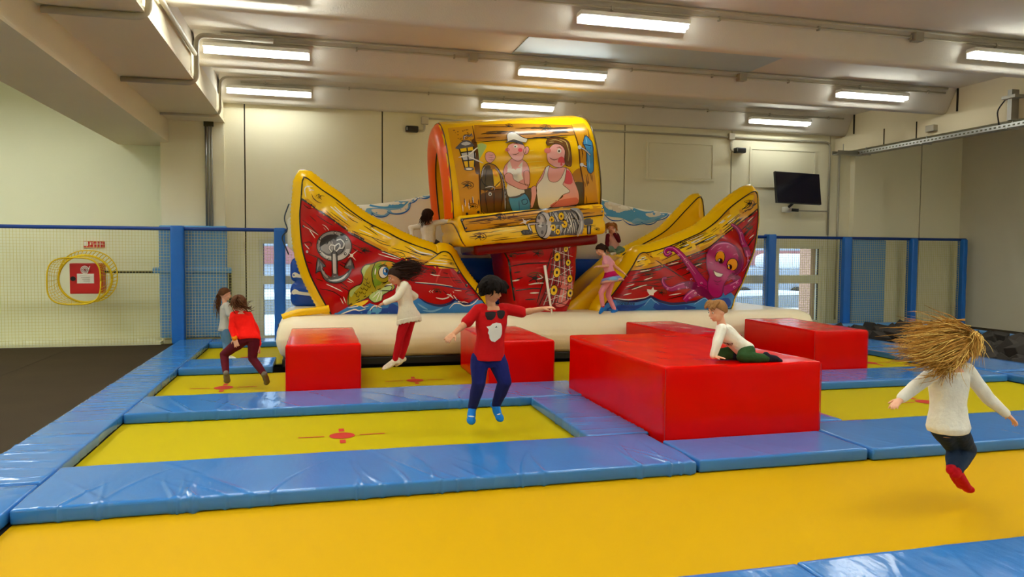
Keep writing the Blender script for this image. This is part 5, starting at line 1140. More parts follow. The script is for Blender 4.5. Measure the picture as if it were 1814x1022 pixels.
skin_poly([(800, 500), (840, 470), (900, 500), (1030, 490), (1090, 540), (1130, 640), (1180, 780), (1175, 890), (1100, 915), (860, 935), (900, 880), (1000, 800), (760, 700), (700, 690), (760, 580)], 'skin')
A_.poly('F8', [(1040, 520), (1095, 560), (1110, 660), (1060, 680), (1000, 640)], 'skr', 7)
WV = [(810, 490), (850, 470), (830, 560), (850, 640), (920, 655), (980, 610), (1040, 490), (1020, 640), (1000, 680), (1080, 760), (1000, 800), (930, 880), (850, 940), (740, 950), (710, 820), (705, 700), (770, 610)]
A_.poly('F8', WV, 'wht', 8); A_.outline('F8', WV, 5, 'brn', 9); skin_poly([(640, 720), (690, 695), (705, 780), (660, 940), (630, 950), (645, 820)], 'skin', 8); A_.poly('F8', [(860, 935), (900, 885), (1000, 850), (1160, 830), (1170, 890), (1080, 918)], 'skin2', 9)
skin_poly([(820, 330), (860, 260), (920, 225), (1010, 240), (1040, 330), (1030, 440), (980, 490), (900, 480), (830, 420)], 'skin', 9)
A_.oval('F8', 985, 420, 40, 52, 'skr', 10); A_.oval('F8', 828, 302, 38, 30, 'skin2', 11); A_.oval('F8', 960, 305, 24, 26, 'wht', 11); A_.oval('F8', 958, 308, 9, 12, 'blk', 12); A_.line('F8', [(850, 380), (900, 405), (950, 390)], 8, 'brn', 11); A_.line('F8', [(930, 268), (965, 262), (990, 285)], 10, 'hair', 11)
HR = [(810, 215), (830, 165), (900, 150), (1000, 160), (1070, 210), (1090, 300), (1100, 420), (1090, 480), (1040, 470), (1020, 400), (1025, 300), (980, 240), (900, 225), (830, 245)]
A_.poly('F8', HR, 'hair', 11); A_.outline('F8', HR, 5, 'blk', 12)
for p in ([(850, 190), (920, 180), (1000, 210)], [(1040, 220), (1070, 320), (1060, 420)], [(960, 175), (1030, 200), (1060, 260)], [(840, 210), (900, 205)]): A_.line('F8', p, 10, 'tan', 13)
A_.done('deckhand_print', cab)
# wall tube with bolts
TB = [(1230, 220), (1245, 150), (1262, 128), (1310, 180), (1338, 240), (1345, 530), (1280, 525), (1265, 300)]
A_.poly('F8', TB, 'jean', 5); A_.outline('F8', TB, 7, 'nvy', 6); A_.line('F8', [(1235, 235), (1290, 240), (1338, 250)], 8, 'nvy', 7); A_.line('F8', [(1262, 150), (1275, 225)], 12, 'blu3', 7); A_.line('F8', [(1290, 300), (1305, 500)], 14, 'blu3', 7)
for p in ([(1190, 262), (1250, 290), (1310, 350)], [(1215, 460), (1270, 485)]): A_.line('F8', p, 22, 'dk', 7, False); A_.line('F8', p, 12, 'gry3', 8, False); A_.oval('F8', p[0][0], p[0][1], 20, 22, 'gry3', 9)
A_.done('tube_print', cab)

# --- clouds on the sky wall
A_ = Art([sky])
A_.poly('CL', [(10, 300), (60, 320), (160, 348), (300, 356), (330, 300), (330, 275), (380, 300), (430, 280), (445, 215), (480, 240), (540, 245), (590, 175), (660, 190), (730, 170), (790, 105), (835, 120), (835, 200), (760, 240), (680, 235), (620, 250), (540, 300), (470, 360), (360, 378), (200, 372), (90, 350)], 'sky', 2)
A_.poly('CL', [(60, 380), (200, 372), (360, 380), (500, 350), (560, 300), (550, 370), (500, 420), (440, 440), (330, 435), (290, 470), (220, 475), (140, 445), (90, 462), (40, 420)], 'blu3', 2); A_.poly('CL', [(110, 395), (200, 385), (300, 400), (260, 450), (170, 440)], 'wht', 3); A_.poly('CL', [(330, 400), (440, 385), (530, 330), (510, 400), (430, 430), (350, 425)], 'wht', 3); A_.poly('CL', [(690, 240), (760, 235), (810, 190), (800, 230), (740, 262)], 'blu3', 3); A_.poly('CL', [(560, 300), (620, 255), (640, 260), (610, 300)], 'blu3', 3)
for p in ([(80, 462), (120, 455), (130, 430)], [(110, 425), (160, 465), (230, 477), (290, 462), (322, 432)], [(290, 410), (340, 438), (430, 442), (500, 420), (548, 375), (555, 320)], [(545, 325), (600, 305), (640, 265), (625, 240)], [(640, 270), (668, 262), (665, 240)], [(670, 262), (730, 268), (790, 240), (808, 205)], [(795, 210), (825, 190), (835, 150)]): A_.line('CL', p, 13, 'sky2', 5)
A_.done('cloud_print', sky)
A_.poly('R7', [(30, 80), (110, 100), (200, 170), (300, 215), (360, 225), (450, 215), (510, 210), (500, 250), (420, 285), (330, 300), (240, 300), (160, 270), (80, 260), (30, 230)], 'sky', 2); A_.poly('R7', [(40, 170), (120, 150), (190, 180), (250, 210), (200, 230), (100, 225)], 'wht', 3); A_.poly('R7', [(240, 300), (280, 270), (340, 290), (420, 260), (480, 250), (430, 290), (340, 315), (270, 318)], 'blu3', 3); A_.poly('R7', [(340, 240), (420, 230), (480, 225), (440, 255), (370, 265)], 'wht', 3)
for p in ([(40, 245), (90, 285), (150, 290), (185, 280)], [(180, 285), (220, 315), (270, 322), (310, 310)], [(305, 300), (350, 318), (400, 310), (430, 285)], [(425, 290), (480, 275), (510, 245), (500, 215), (480, 225)]): A_.line('R7', p, 7, 'sky2', 5)
A_.done('cloud_print', sky)
A_ = Art([o for o in ship.children if o.name.startswith('water_cushion')])
for y in (488, 518):
    A_.poly('px', [(513, y+4), (522, y-6), (530, y-2), (545, y), (560, y+2), (560, y+6), (540, y+5), (525, y+3)], 'wht', 3)
    A_.poly('px', [(512, y+6), (530, y+6), (565, y+8), (565, y+18), (512, y+18)], 'blu2', 2)
    A_.done('wave_print', ship)
# ================================================================== CHILDREN
def cloth(name, rgb, bump=0.35, bs=28, rough=0.85): return mat(name, rgb, rough, 0.2, 0.10, 14, bump, bs)
mat('skin_light', (232, 172, 140), 0.5, 0.35, 0.05, 10); mat('skin_tan', (206, 146, 108), 0.5, 0.35, 0.05, 10)
for n_, c_ in dict(c_red=(190, 10, 14), c_navy=(22, 28, 96), c_sock_blue=(28, 118, 206), c_white=(236, 230, 214), c_cream=(236, 226, 198), c_leg_red=(188, 10, 22), c_jeans_dark=(30, 46, 70), c_sock_red=(186, 8, 26),
                   c_green=(42, 74, 34), c_sock_dark=(24, 26, 38), c_scarlet=(250, 22, 6), c_maroon=(92, 18, 34), c_sock_grey=(120, 112, 100), c_grey=(188, 182, 168), c_jeans=(92, 128, 160), c_dark=(70, 62, 58),
                   c_pink=(244, 170, 186), c_tights=(238, 150, 160), c_magenta=(200, 12, 90), c_lilac=(140, 148, 206), c_blush=(226, 168, 150), c_sage=(112, 140, 116), c_wine=(96, 10, 26), c_orange=(240, 140, 10)).items(): cloth(n_, c_)
for n_, c_ in dict(h_black=(24, 17, 14), h_brown=(92, 56, 32), h_dark=(52, 34, 26), h_blond=(176, 126, 54), h_blond2=(232, 192, 104), h_sand=(150, 106, 62), h_ginger=(170, 112, 52)).items():
    mat(n_, c_, 0.7, 0.1, 0.25, 60, 0.3, 90, (1, 1, 0.3))
mat('eye_white', (240, 238, 232), 0.3); mat('eye_dark', (40, 26, 18), 0.25); mat('lip', (184, 92, 84), 0.5)

TMP = bpy.data.scenes.new('scratch')
def ring_loft(m, rings, cap=True):
    k = len(rings[0]); vs = [v for r in rings for v in r]
    fs = [(i*k+j, i*k+(j+1) % k, (i+1)*k+(j+1) % k, (i+1)*k+j) for i in range(len(rings)-1) for j in range(k)]
    if cap: fs += [tuple(reversed(range(k))), tuple((len(rings)-1)*k+j for j in range(k))]
    m.add(vs, fs)
def capsule(m, p0, r0, p1, r1, k=14):
    p0, p1 = Vector(p0), Vector(p1); t = (p1-p0); L = t.length
    if L < 1e-6: return
    t /= L; a = t.orthogonal().normalized(); b = t.cross(a); rings = []
    def ring(c, r): return [c+(a*math.cos(2*math.pi*j/k)+b*math.sin(2*math.pi*j/k))*r for j in range(k)]
    for s in (80, 60, 40, 20): q = math.radians(s); rings.append(ring(p0-t*r0*math.sin(q), r0*math.cos(q)))
    for s in (0, .25, .5, .75, 1): rings.append(ring(p0+t*L*s, r0+(r1-r0)*s))
    for s in (20, 40, 60, 80): q = math.radians(s); rings.append(ring(p1+t*r1*math.sin(q), r1*math.cos(q)))
    ring_loft(m, rings)
def chain(m, pts, rad):
    for i in range(len(pts)-1): capsule(m, pts[i], rad[i], pts[i+1], rad[i+1])
def ellipsoid(m, c, ax, k=20, h=12):
    """ax = three orthogonal half-axis vectors"""
    c = Vector(c); rings = []
    for i in range(1, h):
        q = math.pi*i/h; z = -math.cos(q); rr = math.sin(q)
        rings.append([c+ax[2]*z+(ax[0]*math.cos(2*math.pi*j/k)+ax[1]*math.sin(2*math.pi*j/k))*rr for j in range(k)])
    ring_loft(m, rings)
def fuse(m, name, mname, parent, voxel=0.006, sm=4, folds=0.0, ffreq=14.0, seed=0):
    me = m.mesh('tmp', mname); o = bpy.data.objects.new('tmp', me); TMP.collection.objects.link(o)
    md = o.modifiers.new('r', 'REMESH'); md.mode = 'VOXEL'; md.voxel_size = voxel
    ms = o.modifiers.new('s', 'SMOOTH'); ms.factor = 0.5; ms.iterations = sm
    with bpy.context.temp_override(scene=TMP, view_layer=TMP.view_layers[0]):
        dg = bpy.context.evaluated_depsgraph_get(); me2 = bpy.data.meshes.new_from_object(o.evaluated_get(dg))
    me2.name = name; bpy.data.objects.remove(o); bpy.data.meshes.remove(me)
    if folds:
        nv = len(me2.vertices); co = np.empty(nv*3, np.float32); me2.vertices.foreach_get('co', co); co = co.reshape(-1, 3)
        nn = np.empty(nv*3, np.float32); me2.vertex_normals.foreach_get('vector', nn); nn = nn.reshape(-1, 3)
        d = np.array([noise.noise((x*ffreq, y*ffreq, z*ffreq*0.6+seed))+0.5*noise.noise((x*ffreq*.7+z*ffreq, y*ffreq, z*ffreq*.8+seed+9)) for x, y, z in co.tolist()], np.float32)
        co += nn*(folds*d)[:, None]; me2.vertices.foreach_set('co', co.ravel())
    me2.polygons.foreach_set('use_smooth', [True]*len(me2.polygons)); me2.materials.clear(); me2.materials.append(MATS[mname]); me2.update()
    return link(name, me2, parent)
def lerp(a, b, t): return a+(b-a)*t
class Kid:
    def __init__(s, label, k, j, face, skin='skin_light', voxel=0.0055, up=(0, 0, 1), front=None):
        """j: joints HD SL SR EL ER WL WR HL HR KL KR AL AR TL TR (world); L/R = the child's own left/right"""
        s.k = k; s.j = j = {a: Vector(b) for a, b in j.items()}; s.vx = voxel; s.skin = skin
        low = min(p.z for p in j.values()); c = (j['HL']+j['HR'])/2
        s.t = thing('person', label, 'person', None, (c.x, c.y, max(low-0.03*k, 0.0)))
        s.f = Vector(face).normalized(); u = Vector(up); s.u = (u-s.f*u.dot(s.f)).normalized(); s.r = s.f.cross(s.u)   # r = child's right side of face
        s.pel = c; s.sh = (j['SL']+j['SR'])/2; s.ax = (s.sh-s.pel).normalized()
        s.lat = (j['SR']-j['SL']).normalized(); s.lath = (j['HR']-j['HL']).normalized()
        s.fw = s.ax.cross(s.lat)*-1
        if front is not None and s.fw.dot(Vector(front)) < 0: s.fw = -s.fw
        elif front is None and s.fw.dot(s.f) < 0: s.fw = -s.fw
    def sect(s, t, rx, ry, off=0.0, n=24):
        c = s.pel+(s.sh-s.pel)*t+s.fw*off*s.k; la = s.lath.lerp(s.lat, min(1, max(0, t))).normalized(); fw = s.fw
        return [c+la*math.copysign(abs(math.cos(a))**.8, math.cos(a))*rx*s.k+fw*math.copysign(abs(math.sin(a))**.9, math.sin(a))*ry*s.k for a in [2*math.pi*i/n for i in range(n)]]
    def torso(s, m, g=0.0, t0=-0.12, t1=1.0, flare=0.0):
        T = [(-0.16, .085, .07, 0), (0.0, .118, .088, -.004), (.2, .112, .082, 0), (.45, .106, .078, .006), (.7, .122, .088, .008), (.9, .122, .08, 0), (1.0, .10, .062, -.004), (1.08, .055, .05, -.006)]
        ts = np.linspace(t0, t1, 12); rings = []
        for t in ts:
            rx = np.interp(t, [q[0] for q in T], [q[1] for q in T]); ry = np.interp(t, [q[0] for q in T], [q[2] for q in T]); of = np.interp(t, [q[0] for q in T], [q[3] for q in T])
            fl = flare*max(0, (0.35-t)/0.45)
            rings.append(s.sect(t, rx+g+fl, ry+g+fl, of))
        ring_loft(m, rings)
    def hand(s, m, side, d=None, curl=0.25, palm=None):
        j, k = s.j, s.k; w = j['W'+side]; d = Vector(d).normalized() if d is not None else (w-j['E'+side]).normalized()
        pn = Vector(palm) if palm is not None else Vector((0, 0, -1)); pn = (pn-d*pn.dot(d))
        pn = pn.normalized() if pn.length > .05 else d.orthogonal().normalized()
        lat = d.cross(pn); sg = 1 if lat.dot(s.f+Vector((0, 0, .3))) > 0 else -1          # thumb towards the front
        k2 = k*0.98; W_ = w
        ellipsoid(m, W_+d*.036*k2, (d*.042*k2, lat*.031*k2, pn*.0135*k2)); capsule(m, W_-d*.01, .02*k2, W_+d*.03*k2, .018*k2)
        for i, L in enumerate((.048, .053, .049, .039)):
            off = (1.5-i)*0.0158*sg; b = W_+d*.064*k2+lat*off*k2*1.0; dd = (d+lat*off*5.5).normalized(); p = b-dd*.012*k2
            q = [p]; cu = curl
            for sgm in range(3):
                ang = cu*(sgm+.5); dv = (dd*math.cos(ang)+pn*math.sin(ang)); q.append(q[-1]+dv*L*k2*(.45, .32, .28)[sgm]+(dd*.012*k2 if sgm == 0 else Vector((0, 0, 0))))
            chain(m, q, [.0074*k2, .007*k2, .0063*k2, .0054*k2])
        b = W_+d*.018*k2+lat*.02*sg*k2; t1 = (d*.6+lat*sg*.8+pn*.15).normalized(); t2 = (d*.85+lat*sg*.5+pn*.25).normalized()
        chain(m, [b, b+t1*.03*k2, b+t1*.03*k2+t2*.028*k2], [.0105*k2, .0088*k2, .0066*k2])
    def foot(s, m, side, g=0.0):
        j, k = s.j, s.k; a, t = j['A'+side], j['T'+side]; d = (t-a); L = d.length; d.normalize()
        sh = (j['K'+side]-a).normalized(); n = (sh-d*sh.dot(d)); n = n.normalized() if n.length > .1 else d.orthogonal().normalized(); la = d.cross(n)
        heel = a-n*.03*k-d*.022*k; ball = t-d*.035*k-n*.008*k
        capsule(m, heel, (.029+g)*k, a+d*.02*k, (.031+g)*k); ellipsoid(m, lerp(heel, ball, .55), (d*(L*.52+g*k), la*(.034+g)*k, n*(.026+g)*k)); ellipsoid(m, ball, (d*.045*k, la*(.037+g)*k, n*(.019+g)*k)); capsule(m, a, (.031+g)*k, ball+n*.01*k, (.018+g)*k)
    def head(s, m):
        k, c, f, u, r = s.k, s.j['HD'], s.f, s.u, s.r
        ellipsoid(m, c+u*.018*k-f*.008*k, (r*.073*k, f*.09*k, u*.083*k)); ellipsoid(m, c-u*.03*k+f*.018*k, (r*.058*k, f*.062*k, u*.066*k)); ellipsoid(m, c-u*.074*k+f*.046*k, (r*.024*k, f*.022*k, u*.018*k))
        capsule(m, c+f*.079*k+u*.004*k, .006*k, c+f*.094*k-u*.024*k, .0105*k)
        for sg in (-1, 1):
            ellipsoid(m, c+r*sg*.073*k-u*.012*k-f*.012*k, (r*.008*k, f*.017*k, u*.026*k)); ellipsoid(m, c+r*sg*.036*k-u*.03*k+f*.05*k, (r*.022*k, f*.022*k, u*.022*k))
        ellipsoid(m, c-u*.05*k+f*.076*k, (r*.02*k, f*.01*k, u*.009*k))
    def features(s, smile=False):
        k, c, f, u, r = s.k, s.j['HD'], s.f, s.u, s.r
        for sg in (-1, 1):
            m = MB(); e = c+r*sg*.03*k+f*.074*k+u*.004*k; ellipsoid(m, e, (r*.0125*k, f*.007*k, u*.0075*k), 12, 8); eo = m.obj('eye', 'eye_white', s.t, True)
            m = MB(); ellipsoid(m, e+f*.005*k, (r*.0062*k, f*.0035*k, u*.0068*k), 10, 8); m.obj('iris', 'eye_dark', eo, True)
            m = MB(); m.tube([c+r*sg*.016*k+f*.084*k+u*.021*k, c+r*sg*.032*k+f*.08*k+u*.026*k, c+r*sg*.047*k+f*.067*k+u*.02*k], [.002*k, .0032*k, .0015*k], 6); m.obj('eyebrow', s.hairmat, s.t, True)
        m = MB(); m.tube([c+r*-.02*k+f*.078*k-u*.05*k, c+f*.087*k-u*(.054 if smile else .051)*k, c+r*.02*k+f*.078*k-u*.05*k], [.002*k, .0045*k, .002*k], 6); m.obj('mouth', 'lip', s.t, True)
    def body(s, hands=None, curl=0.25):
        j, k, m = s.j, s.k, MB(); s.head(m); hands = hands or {}
        nb = s.sh+s.ax*.01*k; capsule(m, nb-s.ax*.03*k, .046*k, s.j['HD']-s.u*.05*k-s.f*.02*k, .037*k)
        s.torso(m, 0, -0.16, 1.08)
        for q in 'LR':
            capsule(m, lerp(j['S'+q], s.sh, .25), .043*k, j['S'+q], .04*k); chain(m, [j['S'+q], j['E'+q], j['W'+q]], [.039*k, .030*k, .0205*k]); capsule(m, j['E'+q], .03*k, lerp(j['E'+q], j['W'+q], .35), .0305*k)
            h = hands.get(q, {}); s.hand(m, q, h.get('d'), h.get('curl', curl), h.get('palm'))
            capsule(m, lerp(j['H'+q], s.pel, .1), .068*k, lerp(j['H'+q], j['K'+q], .35), .065*k); chain(m, [lerp(j['H'+q], j['K'+q], .3), j['K'+q], j['A'+q]], [.064*k, .045*k, .029*k]); capsule(m, lerp(j['K'+q], j['A'+q], .1), .044*k, lerp(j['K'+q], j['A'+q], .45), .042*k)
            s.foot(m, q)
        s.bodyo = fuse(m, 'body', s.skin, s.t, s.vx, 3)
    def shirt(s, mname, sleeve=1.0, hem=-0.08, g=.012, flare=0.01, name='shirt', neck=1.0, gs=.010, cuff=None):
        j, k, m = s.j, s.k, MB(); s.torso(m, g, hem, neck, flare)
        for q in 'LR':
            capsule(m, lerp(j['S'+q], s.sh, .3), (.048+gs)*k, j['S'+q], (.041+gs)*k)
            if sleeve > 0:
                if sleeve <= .5: e = lerp(j['S'+q], j['E'+q], sleeve*2); chain(m, [j['S'+q], e], [(.041+gs)*k, (.04+gs)*k])
                else: e = lerp(j['E'+q], j['W'+q], (sleeve-.5)*2); chain(m, [j['S'+q], j['E'+q], e], [(.041+gs)*k, (.033+gs)*k, (.026+gs*.8)*k])
        s.so = fuse(m, name, mname, s.t, 0.007, 3, 0.005*k, 13, random.random()*9); return s.so
    def trousers(s, mname, length=0.97, g=.009, name='trousers', top=0.12, cuff=.036):
        j, k, m = s.j, s.k, MB(); s.torso(m, g*0.7, -0.16, top)
        for q in 'LR':
            capsule(m, lerp(j['H'+q], s.pel, .1), (.07+g)*k, lerp(j['H'+q], j['K'+q], .35), (.066+g)*k)
            e = lerp(j['K'+q], j['A'+q], length)
            chain(m, [lerp(j['H'+q], j['K'+q], .3), j['K'+q], lerp(j['K'+q], e, .45), e], [(.066+g)*k, (.047+g)*k, (.043+g)*k, (cuff+g*.4)*k])
        return fuse(m, name, mname, s.t, 0.007, 3, 0.0035*k, 15, random.random()*9)
    def socks(s, mname, up=0.1, cuff=None):
        j, k = s.j, s.k
        for q in 'LR':
            m = MB(); s.foot(m, q, .005); capsule(m, j['A'+q], .036*k, lerp(j['A'+q], j['K'+q], up), .036*k); o = fuse(m, 'sock', mname, s.t, 0.006, 3)
            if cuff: mm = MB(); a = lerp(j['A'+q], j['K'+q], up*.8); b = lerp(j['A'+q], j['K'+q], up*1.5); capsule(mm, a, .038*k, b, .038*k); fuse(mm, 'sock_cuff', cuff, o, 0.006, 2)
    def haircap(s, m, fringe=0.02, back=-0.05, g=.012, side=0.0):
        """thick cap over the cranium, cut open for the face"""
        k, c, f, u, r = s.k, s.j['HD'], s.f, s.u, s.r; n, h = 36, 22; rings = []; c2 = c+u*.02*k-f*.012*k
        for i in range(h+1):
            ring = []
            for q in range(n):
                a = 2*math.pi*q/n; ca, sa = math.cos(a), math.sin(a)          # a=0 -> right, pi/2 -> front
                front = max(0, sa); low = back+(fringe-back)*min(1, max(0, sa*1.15+.30-side))**0.7
                zz = 1.0-(1.0-low/.095)*(i/h); th = math.acos(max(-1, min(1, zz))) if abs(zz) <= 1 else 0; z = math.cos(th); rr = math.sin(th) if z > 0 else max(.86, math.sin(th))
                wob = 1+.05*noise.noise(Vector((ca*2.2, sa*2.2, zz*3+s.k*7)))
                ring.append(c2+(r*ca*(.073*k+g*k)*rr+f*sa*(.09*k+g*k*(1 if sa < 0 else .75))*rr)*wob+u*(.083*k+g*k)*z*wob)
            rings.append(ring)
        inner = [[c2+(p-c2)*.8 for p in rg] for rg in reversed(rings)]
        ring_loft(m, rings+inner)
    def locks(s, m, roots, n, seed, r0=.012, jit=.03):
        """roots: list of polylines (guide curves); n locks scattered around each"""
        rd = random.Random(seed); k = s.k
        for g_ in roots:
            for i in range(n):
                o0 = Vector((rd.gauss(0, jit*.45), rd.gauss(0, jit*.45), rd.gauss(0, jit*.45)))*k; o1 = Vector((rd.gauss(0, jit*1.3), rd.gauss(0, jit*1.3), rd.gauss(0, jit*1.1)))*k
                L = len(g_); end = rd.uniform(.8, 1.08)
                pts = [Vector(g_[0])+o0]+[Vector(g_[0]).lerp(Vector(g_[q]), end)+o0.lerp(o1, q/(L-1))+Vector((rd.gauss(0, .008), rd.gauss(0, .008), rd.gauss(0, .008)))*k for q in range(1, L)]
                q3 = [Vector(p) for p in spl(pts, 4)]; nn = len(q3); ra = [r0*k*rd.uniform(.7, 1.2)*(1-.86*(x/(nn-1))**1.5) for x in range(nn)]
                m.tube(q3, ra, 5)
    def hair(s, mname, m, parent=None, vox=None, name='hair'):
        s.hairmat = mname
        if vox: return fuse(m, name, mname, parent or s.t, vox, 2)
        return m.obj(name, mname, parent or s.t, True)
def spl(pts, n):
    out = []; L = len(pts)
    for i in range(L-1):
        p0, p1, p2, p3 = pts[max(i-1, 0)], pts[i], pts[i+1], pts[min(i+2, L-1)]
        for q in range(n):
            t = q/n; out.append(.5*(2*p1+(p2-p0)*t+(2*p0-5*p1+4*p2-p3)*t*t+(3*p1-p0-3*p2+p3)*t**3))
    return out+[pts[-1]]
def JP(view, Y, d):
    """joints from photo pixels with a depth for each: name -> (x, y[, dY])"""
    o = {}
    for a, q in d.items():
        x, y = V(view, [(q[0], q[1])])[0]; o[a] = at_y(x, y, Y+(q[2] if len(q) > 2 else 0))
    return o
VIEW.update({'BG': (1560, 560, 254/763), 'CB': (1180, 500, 300/1533), 'WG': (640, 440, 160/681), 'RG': (350, 490, 160/743), 'PG': (1000, 370, 160/779), 'CG': (700, 350, 140/1301)})

# --- 1 boy in the red T-shirt, mid jump
P = Kid('dark haired boy in red printed shirt and navy trousers jumping in the centre', 1.04,
        JP('B', 6.5, dict(HD=(357, 172, -.03), SR=(275, 285), SL=(440, 280), ER=(205, 362, -.06), WR=(140, 418, -.16), EL=(535, 298, -.06), WL=(640, 278, -.1), HR=(285, 560), HL=(385, 560),
                          KR=(282, 690, -.05), AR=(245, 838, .08), TR=(238, 925, -.02), KL=(428, 690, -.06), AL=(378, 822, .08), TL=(408, 910, -.02))), (.62, -.72, -.22), 'skin_tan', 0.005, front=(0, -1, 0))
P.body({'L': dict(curl=.3, palm=(0, .2, -1)), 'R': dict(curl=.35, palm=(.3, .6, -.5))}); sh = P.shirt('c_red', .44, -.02, .016, .012); P.trousers('c_navy', .97, .013, top=.14); P.socks('c_sock_blue', .12)
m = MB(); P.haircap(m, .014, -.07, .028, .28)
c, f, u, r_ = P.j['HD'], P.f, P.u, P.r
P.locks(m, [[c+u*.09*P.k+r_*x, c+u*.08*P.k+r_*x*1.4+f*.07, c+u*.03*P.k+f*.103+r_*x*1.5, c+u*.002*P.k+f*.1+r_*x*1.55] for x in (-.05, -.04, -.028, -.016, -.004, .008, .02, .032, .044, .053)], 5, 3, .015, .008)
P.locks(m, [[c+u*.08+r_*x*.5+f*q, c+u*.05+r_*x*.98+f*q, c-u*.012+r_*x*1.04+f*q, c-u*.045+r_*x*.98+f*(q-.01)] for x in (-.085, .085) for q in (-.03, .0, .028)]+[[c+u*.07-f*.05, c+u*.02-f*.105+r_*x, c-u*.06-f*.085+r_*x] for x in (-.05, 0, .05)], 7, 5, .013, .02)
P.hair('h_black', m, None, .0055); P.features()
A_ = Art([sh])
GL = lambda cx, cy, s_: [(cx-28*s_, cy-20), (cx+26*s_, cy-24), (cx+28*s_, cy+4), (cx+6*s_, cy+24), (cx-16*s_, cy+20), (cx-27*s_, cy)]
INK['gls'] = (24, 10, 12); mat('ink_gls', INK['gls'], .7, .3); INK['prt'] = (222, 218, 208); mat('ink_prt', INK['prt'], .8, .2)
A_.poly('B', GL(346, 319, 1.0), 'gls', 1, True, 3); A_.poly('B', GL(405, 312, .75), 'gls', 1, True, 3); A_.line('B', [(365, 300), (390, 296)], 4, 'gls', 1, False)
A_.poly('B', [(325, 378), (345, 375), (360, 362), (380, 356), (405, 360), (411, 375), (410, 420), (402, 440), (390, 450), (372, 465), (352, 460), (342, 445), (340, 425), (333, 415), (338, 395)], 'prt', 1, True, 3)
A_.poly('B', [(372, 384), (380, 374), (386, 383)], 'gls', 2, False, 3); A_.done('shirt_print', sh)
A_ = Art([o for o in P.t.children if o.name.startswith('sock')])
for p in ([(222, 885), (255, 888)], [(385, 878), (412, 868)]): A_.line('B', p, 7, 'prt', 1)
A_.done('sock_stripe', P.t)

# --- 2 blonde girl, right foreground, seen from behind
P = Kid('blonde girl in white top seen from behind with flying hair in the foreground', 0.93,
        JP('BG', 3.85, dict(HD=(425, 178, .04), SL=(285, 300, 0), SR=(455, 285, 0), EL=(185, 375, -.02), WL=(110, 440, -.06), ER=(575, 440, -.02), WR=(668, 520, -.05), HL=(320, 590, 0), HR=(395, 585, 0),
                            KL=(395, 705, .16), AL=(378, 805, .02), TL=(440, 905, .12), KR=(468, 712, .14), AR=(405, 825, .0), TR=(475, 925, .10))), (.72, .68, -.12), 'skin_light', 0.005, front=(.4, 1, 0))
P.body({'L': dict(curl=.3), 'R': dict(curl=.35)}); P.shirt('c_white', .97, -.1, .014, .018, gs=.011); P.trousers('c_jeans_dark', .97, .007, top=.1); P.socks('c_sock_red', .25)
m = MB(); P.haircap(m, .03, -.06, .02); c, f, u, r_ = P.j['HD'], P.f, P.u, P.r; k = P.k
def hp(x, y, dY=0): q = V('BG', [(x, y)])[0]; return at_y(q[0], q[1], 3.85+dY)
gu = [[hp(430, 90), hp(350, 75, -.05), hp(240, 80, -.06), hp(130, 100, -.02)], [hp(420, 110), hp(330, 120, -.08), hp(220, 140, -.1), hp(110, 165, -.06)], [hp(410, 130, -.05), hp(310, 150, -.12), hp(210, 190, -.14), hp(110, 190, -.1)],
      [hp(420, 160, -.06), hp(330, 190, -.13), hp(230, 230, -.15), hp(150, 225, -.1)], [hp(430, 190, -.07), hp(360, 230, -.14), hp(290, 255, -.15), hp(200, 250, -.1)], [hp(450, 80), hp(380, 50, -.02), hp(290, 55), hp(200, 60)]]
dn = [[hp(430, 190, -.08), hp(380, 240, -.13), hp(345, 290, -.15), hp(335, 325, -.14)], [hp(400, 180, -.08), hp(350, 230, -.14), hp(318, 280, -.15), hp(312, 315, -.14)], [hp(460, 190, -.06), hp(430, 230, -.12), hp(400, 260, -.13)],
      [hp(490, 110, .02), hp(520, 130, .02), hp(515, 180, .02), hp(490, 220, .0)], [hp(480, 90, .0), hp(505, 120, -.06), hp(490, 180, -.08), hp(465, 225, -.08)]]
P.locks(m, gu, 75, 21, .0048, .042); P.locks(m, dn, 42, 22, .0045, .026); P.hair('h_blond', m)
m = MB(); P.locks(m, gu+dn, 24, 31, .003, .044); P.hair('h_blond2', m, None, None, 'hair_highlights'); P.hairmat = 'h_blond'; P.features()

# --- 3 boy crawling on the big red block
P = Kid('small boy in white shirt and green trousers crawling on the large red block', 0.9,
        JP('CB', 5.85, dict(HD=(462, 262, 0), SL=(505, 425, -.09), SR=(500, 420, .12), EL=(470, 545, -.13), WL=(425, 668, -.12), ER=(455, 540, .16), WR=(430, 655, .14), HL=(735, 628, -.06), HR=(715, 622, .08),
                            KL=(690, 672, -.12), AL=(915, 690, -.12), TL=(1040, 718, -.12), KR=(490, 650, .12), AR=(600, 668, .06), TR=(690, 690, .0))), (-.93, -.1, -.2), 'skin_light', 0.005, front=(-.6, 0, -.6))
P.body({'L': dict(d=(.75, -.35, -.12), curl=.05, palm=(0, 0, -1)), 'R': dict(d=(.5, .3, -.1), curl=.05, palm=(0, 0, -1))}); sh = P.shirt('c_white', .97, -.06, .012, .006); P.trousers('c_green', .95, .01, top=.06); P.socks('c_sock_dark', .12)
m = MB(); P.haircap(m, .04, -.05, .011, .12); c, f, u, r_ = P.j['HD'], P.f, P.u, P.r
P.locks(m, [[c+u*.09+r_*x, c+u*.088+f*.04+r_*x*1.2, c+u*.05+f*.074+r_*x*1.25, c+u*.036+f*.079+r_*x*1.25] for x in (-.045, -.025, -.005, .015, .035, .05)], 6, 4, .009, .006)
P.hair('h_sand', m, None, .005); P.features()
A_ = Art([sh]); r = random.Random(3)
for i in range(7): x = 520+i*11; A_.line('CB', [(x, 540+i*2), (x+14, 556+r.uniform(-8, 8)), (x+8, 572+i)], 8, 'dk', 1)
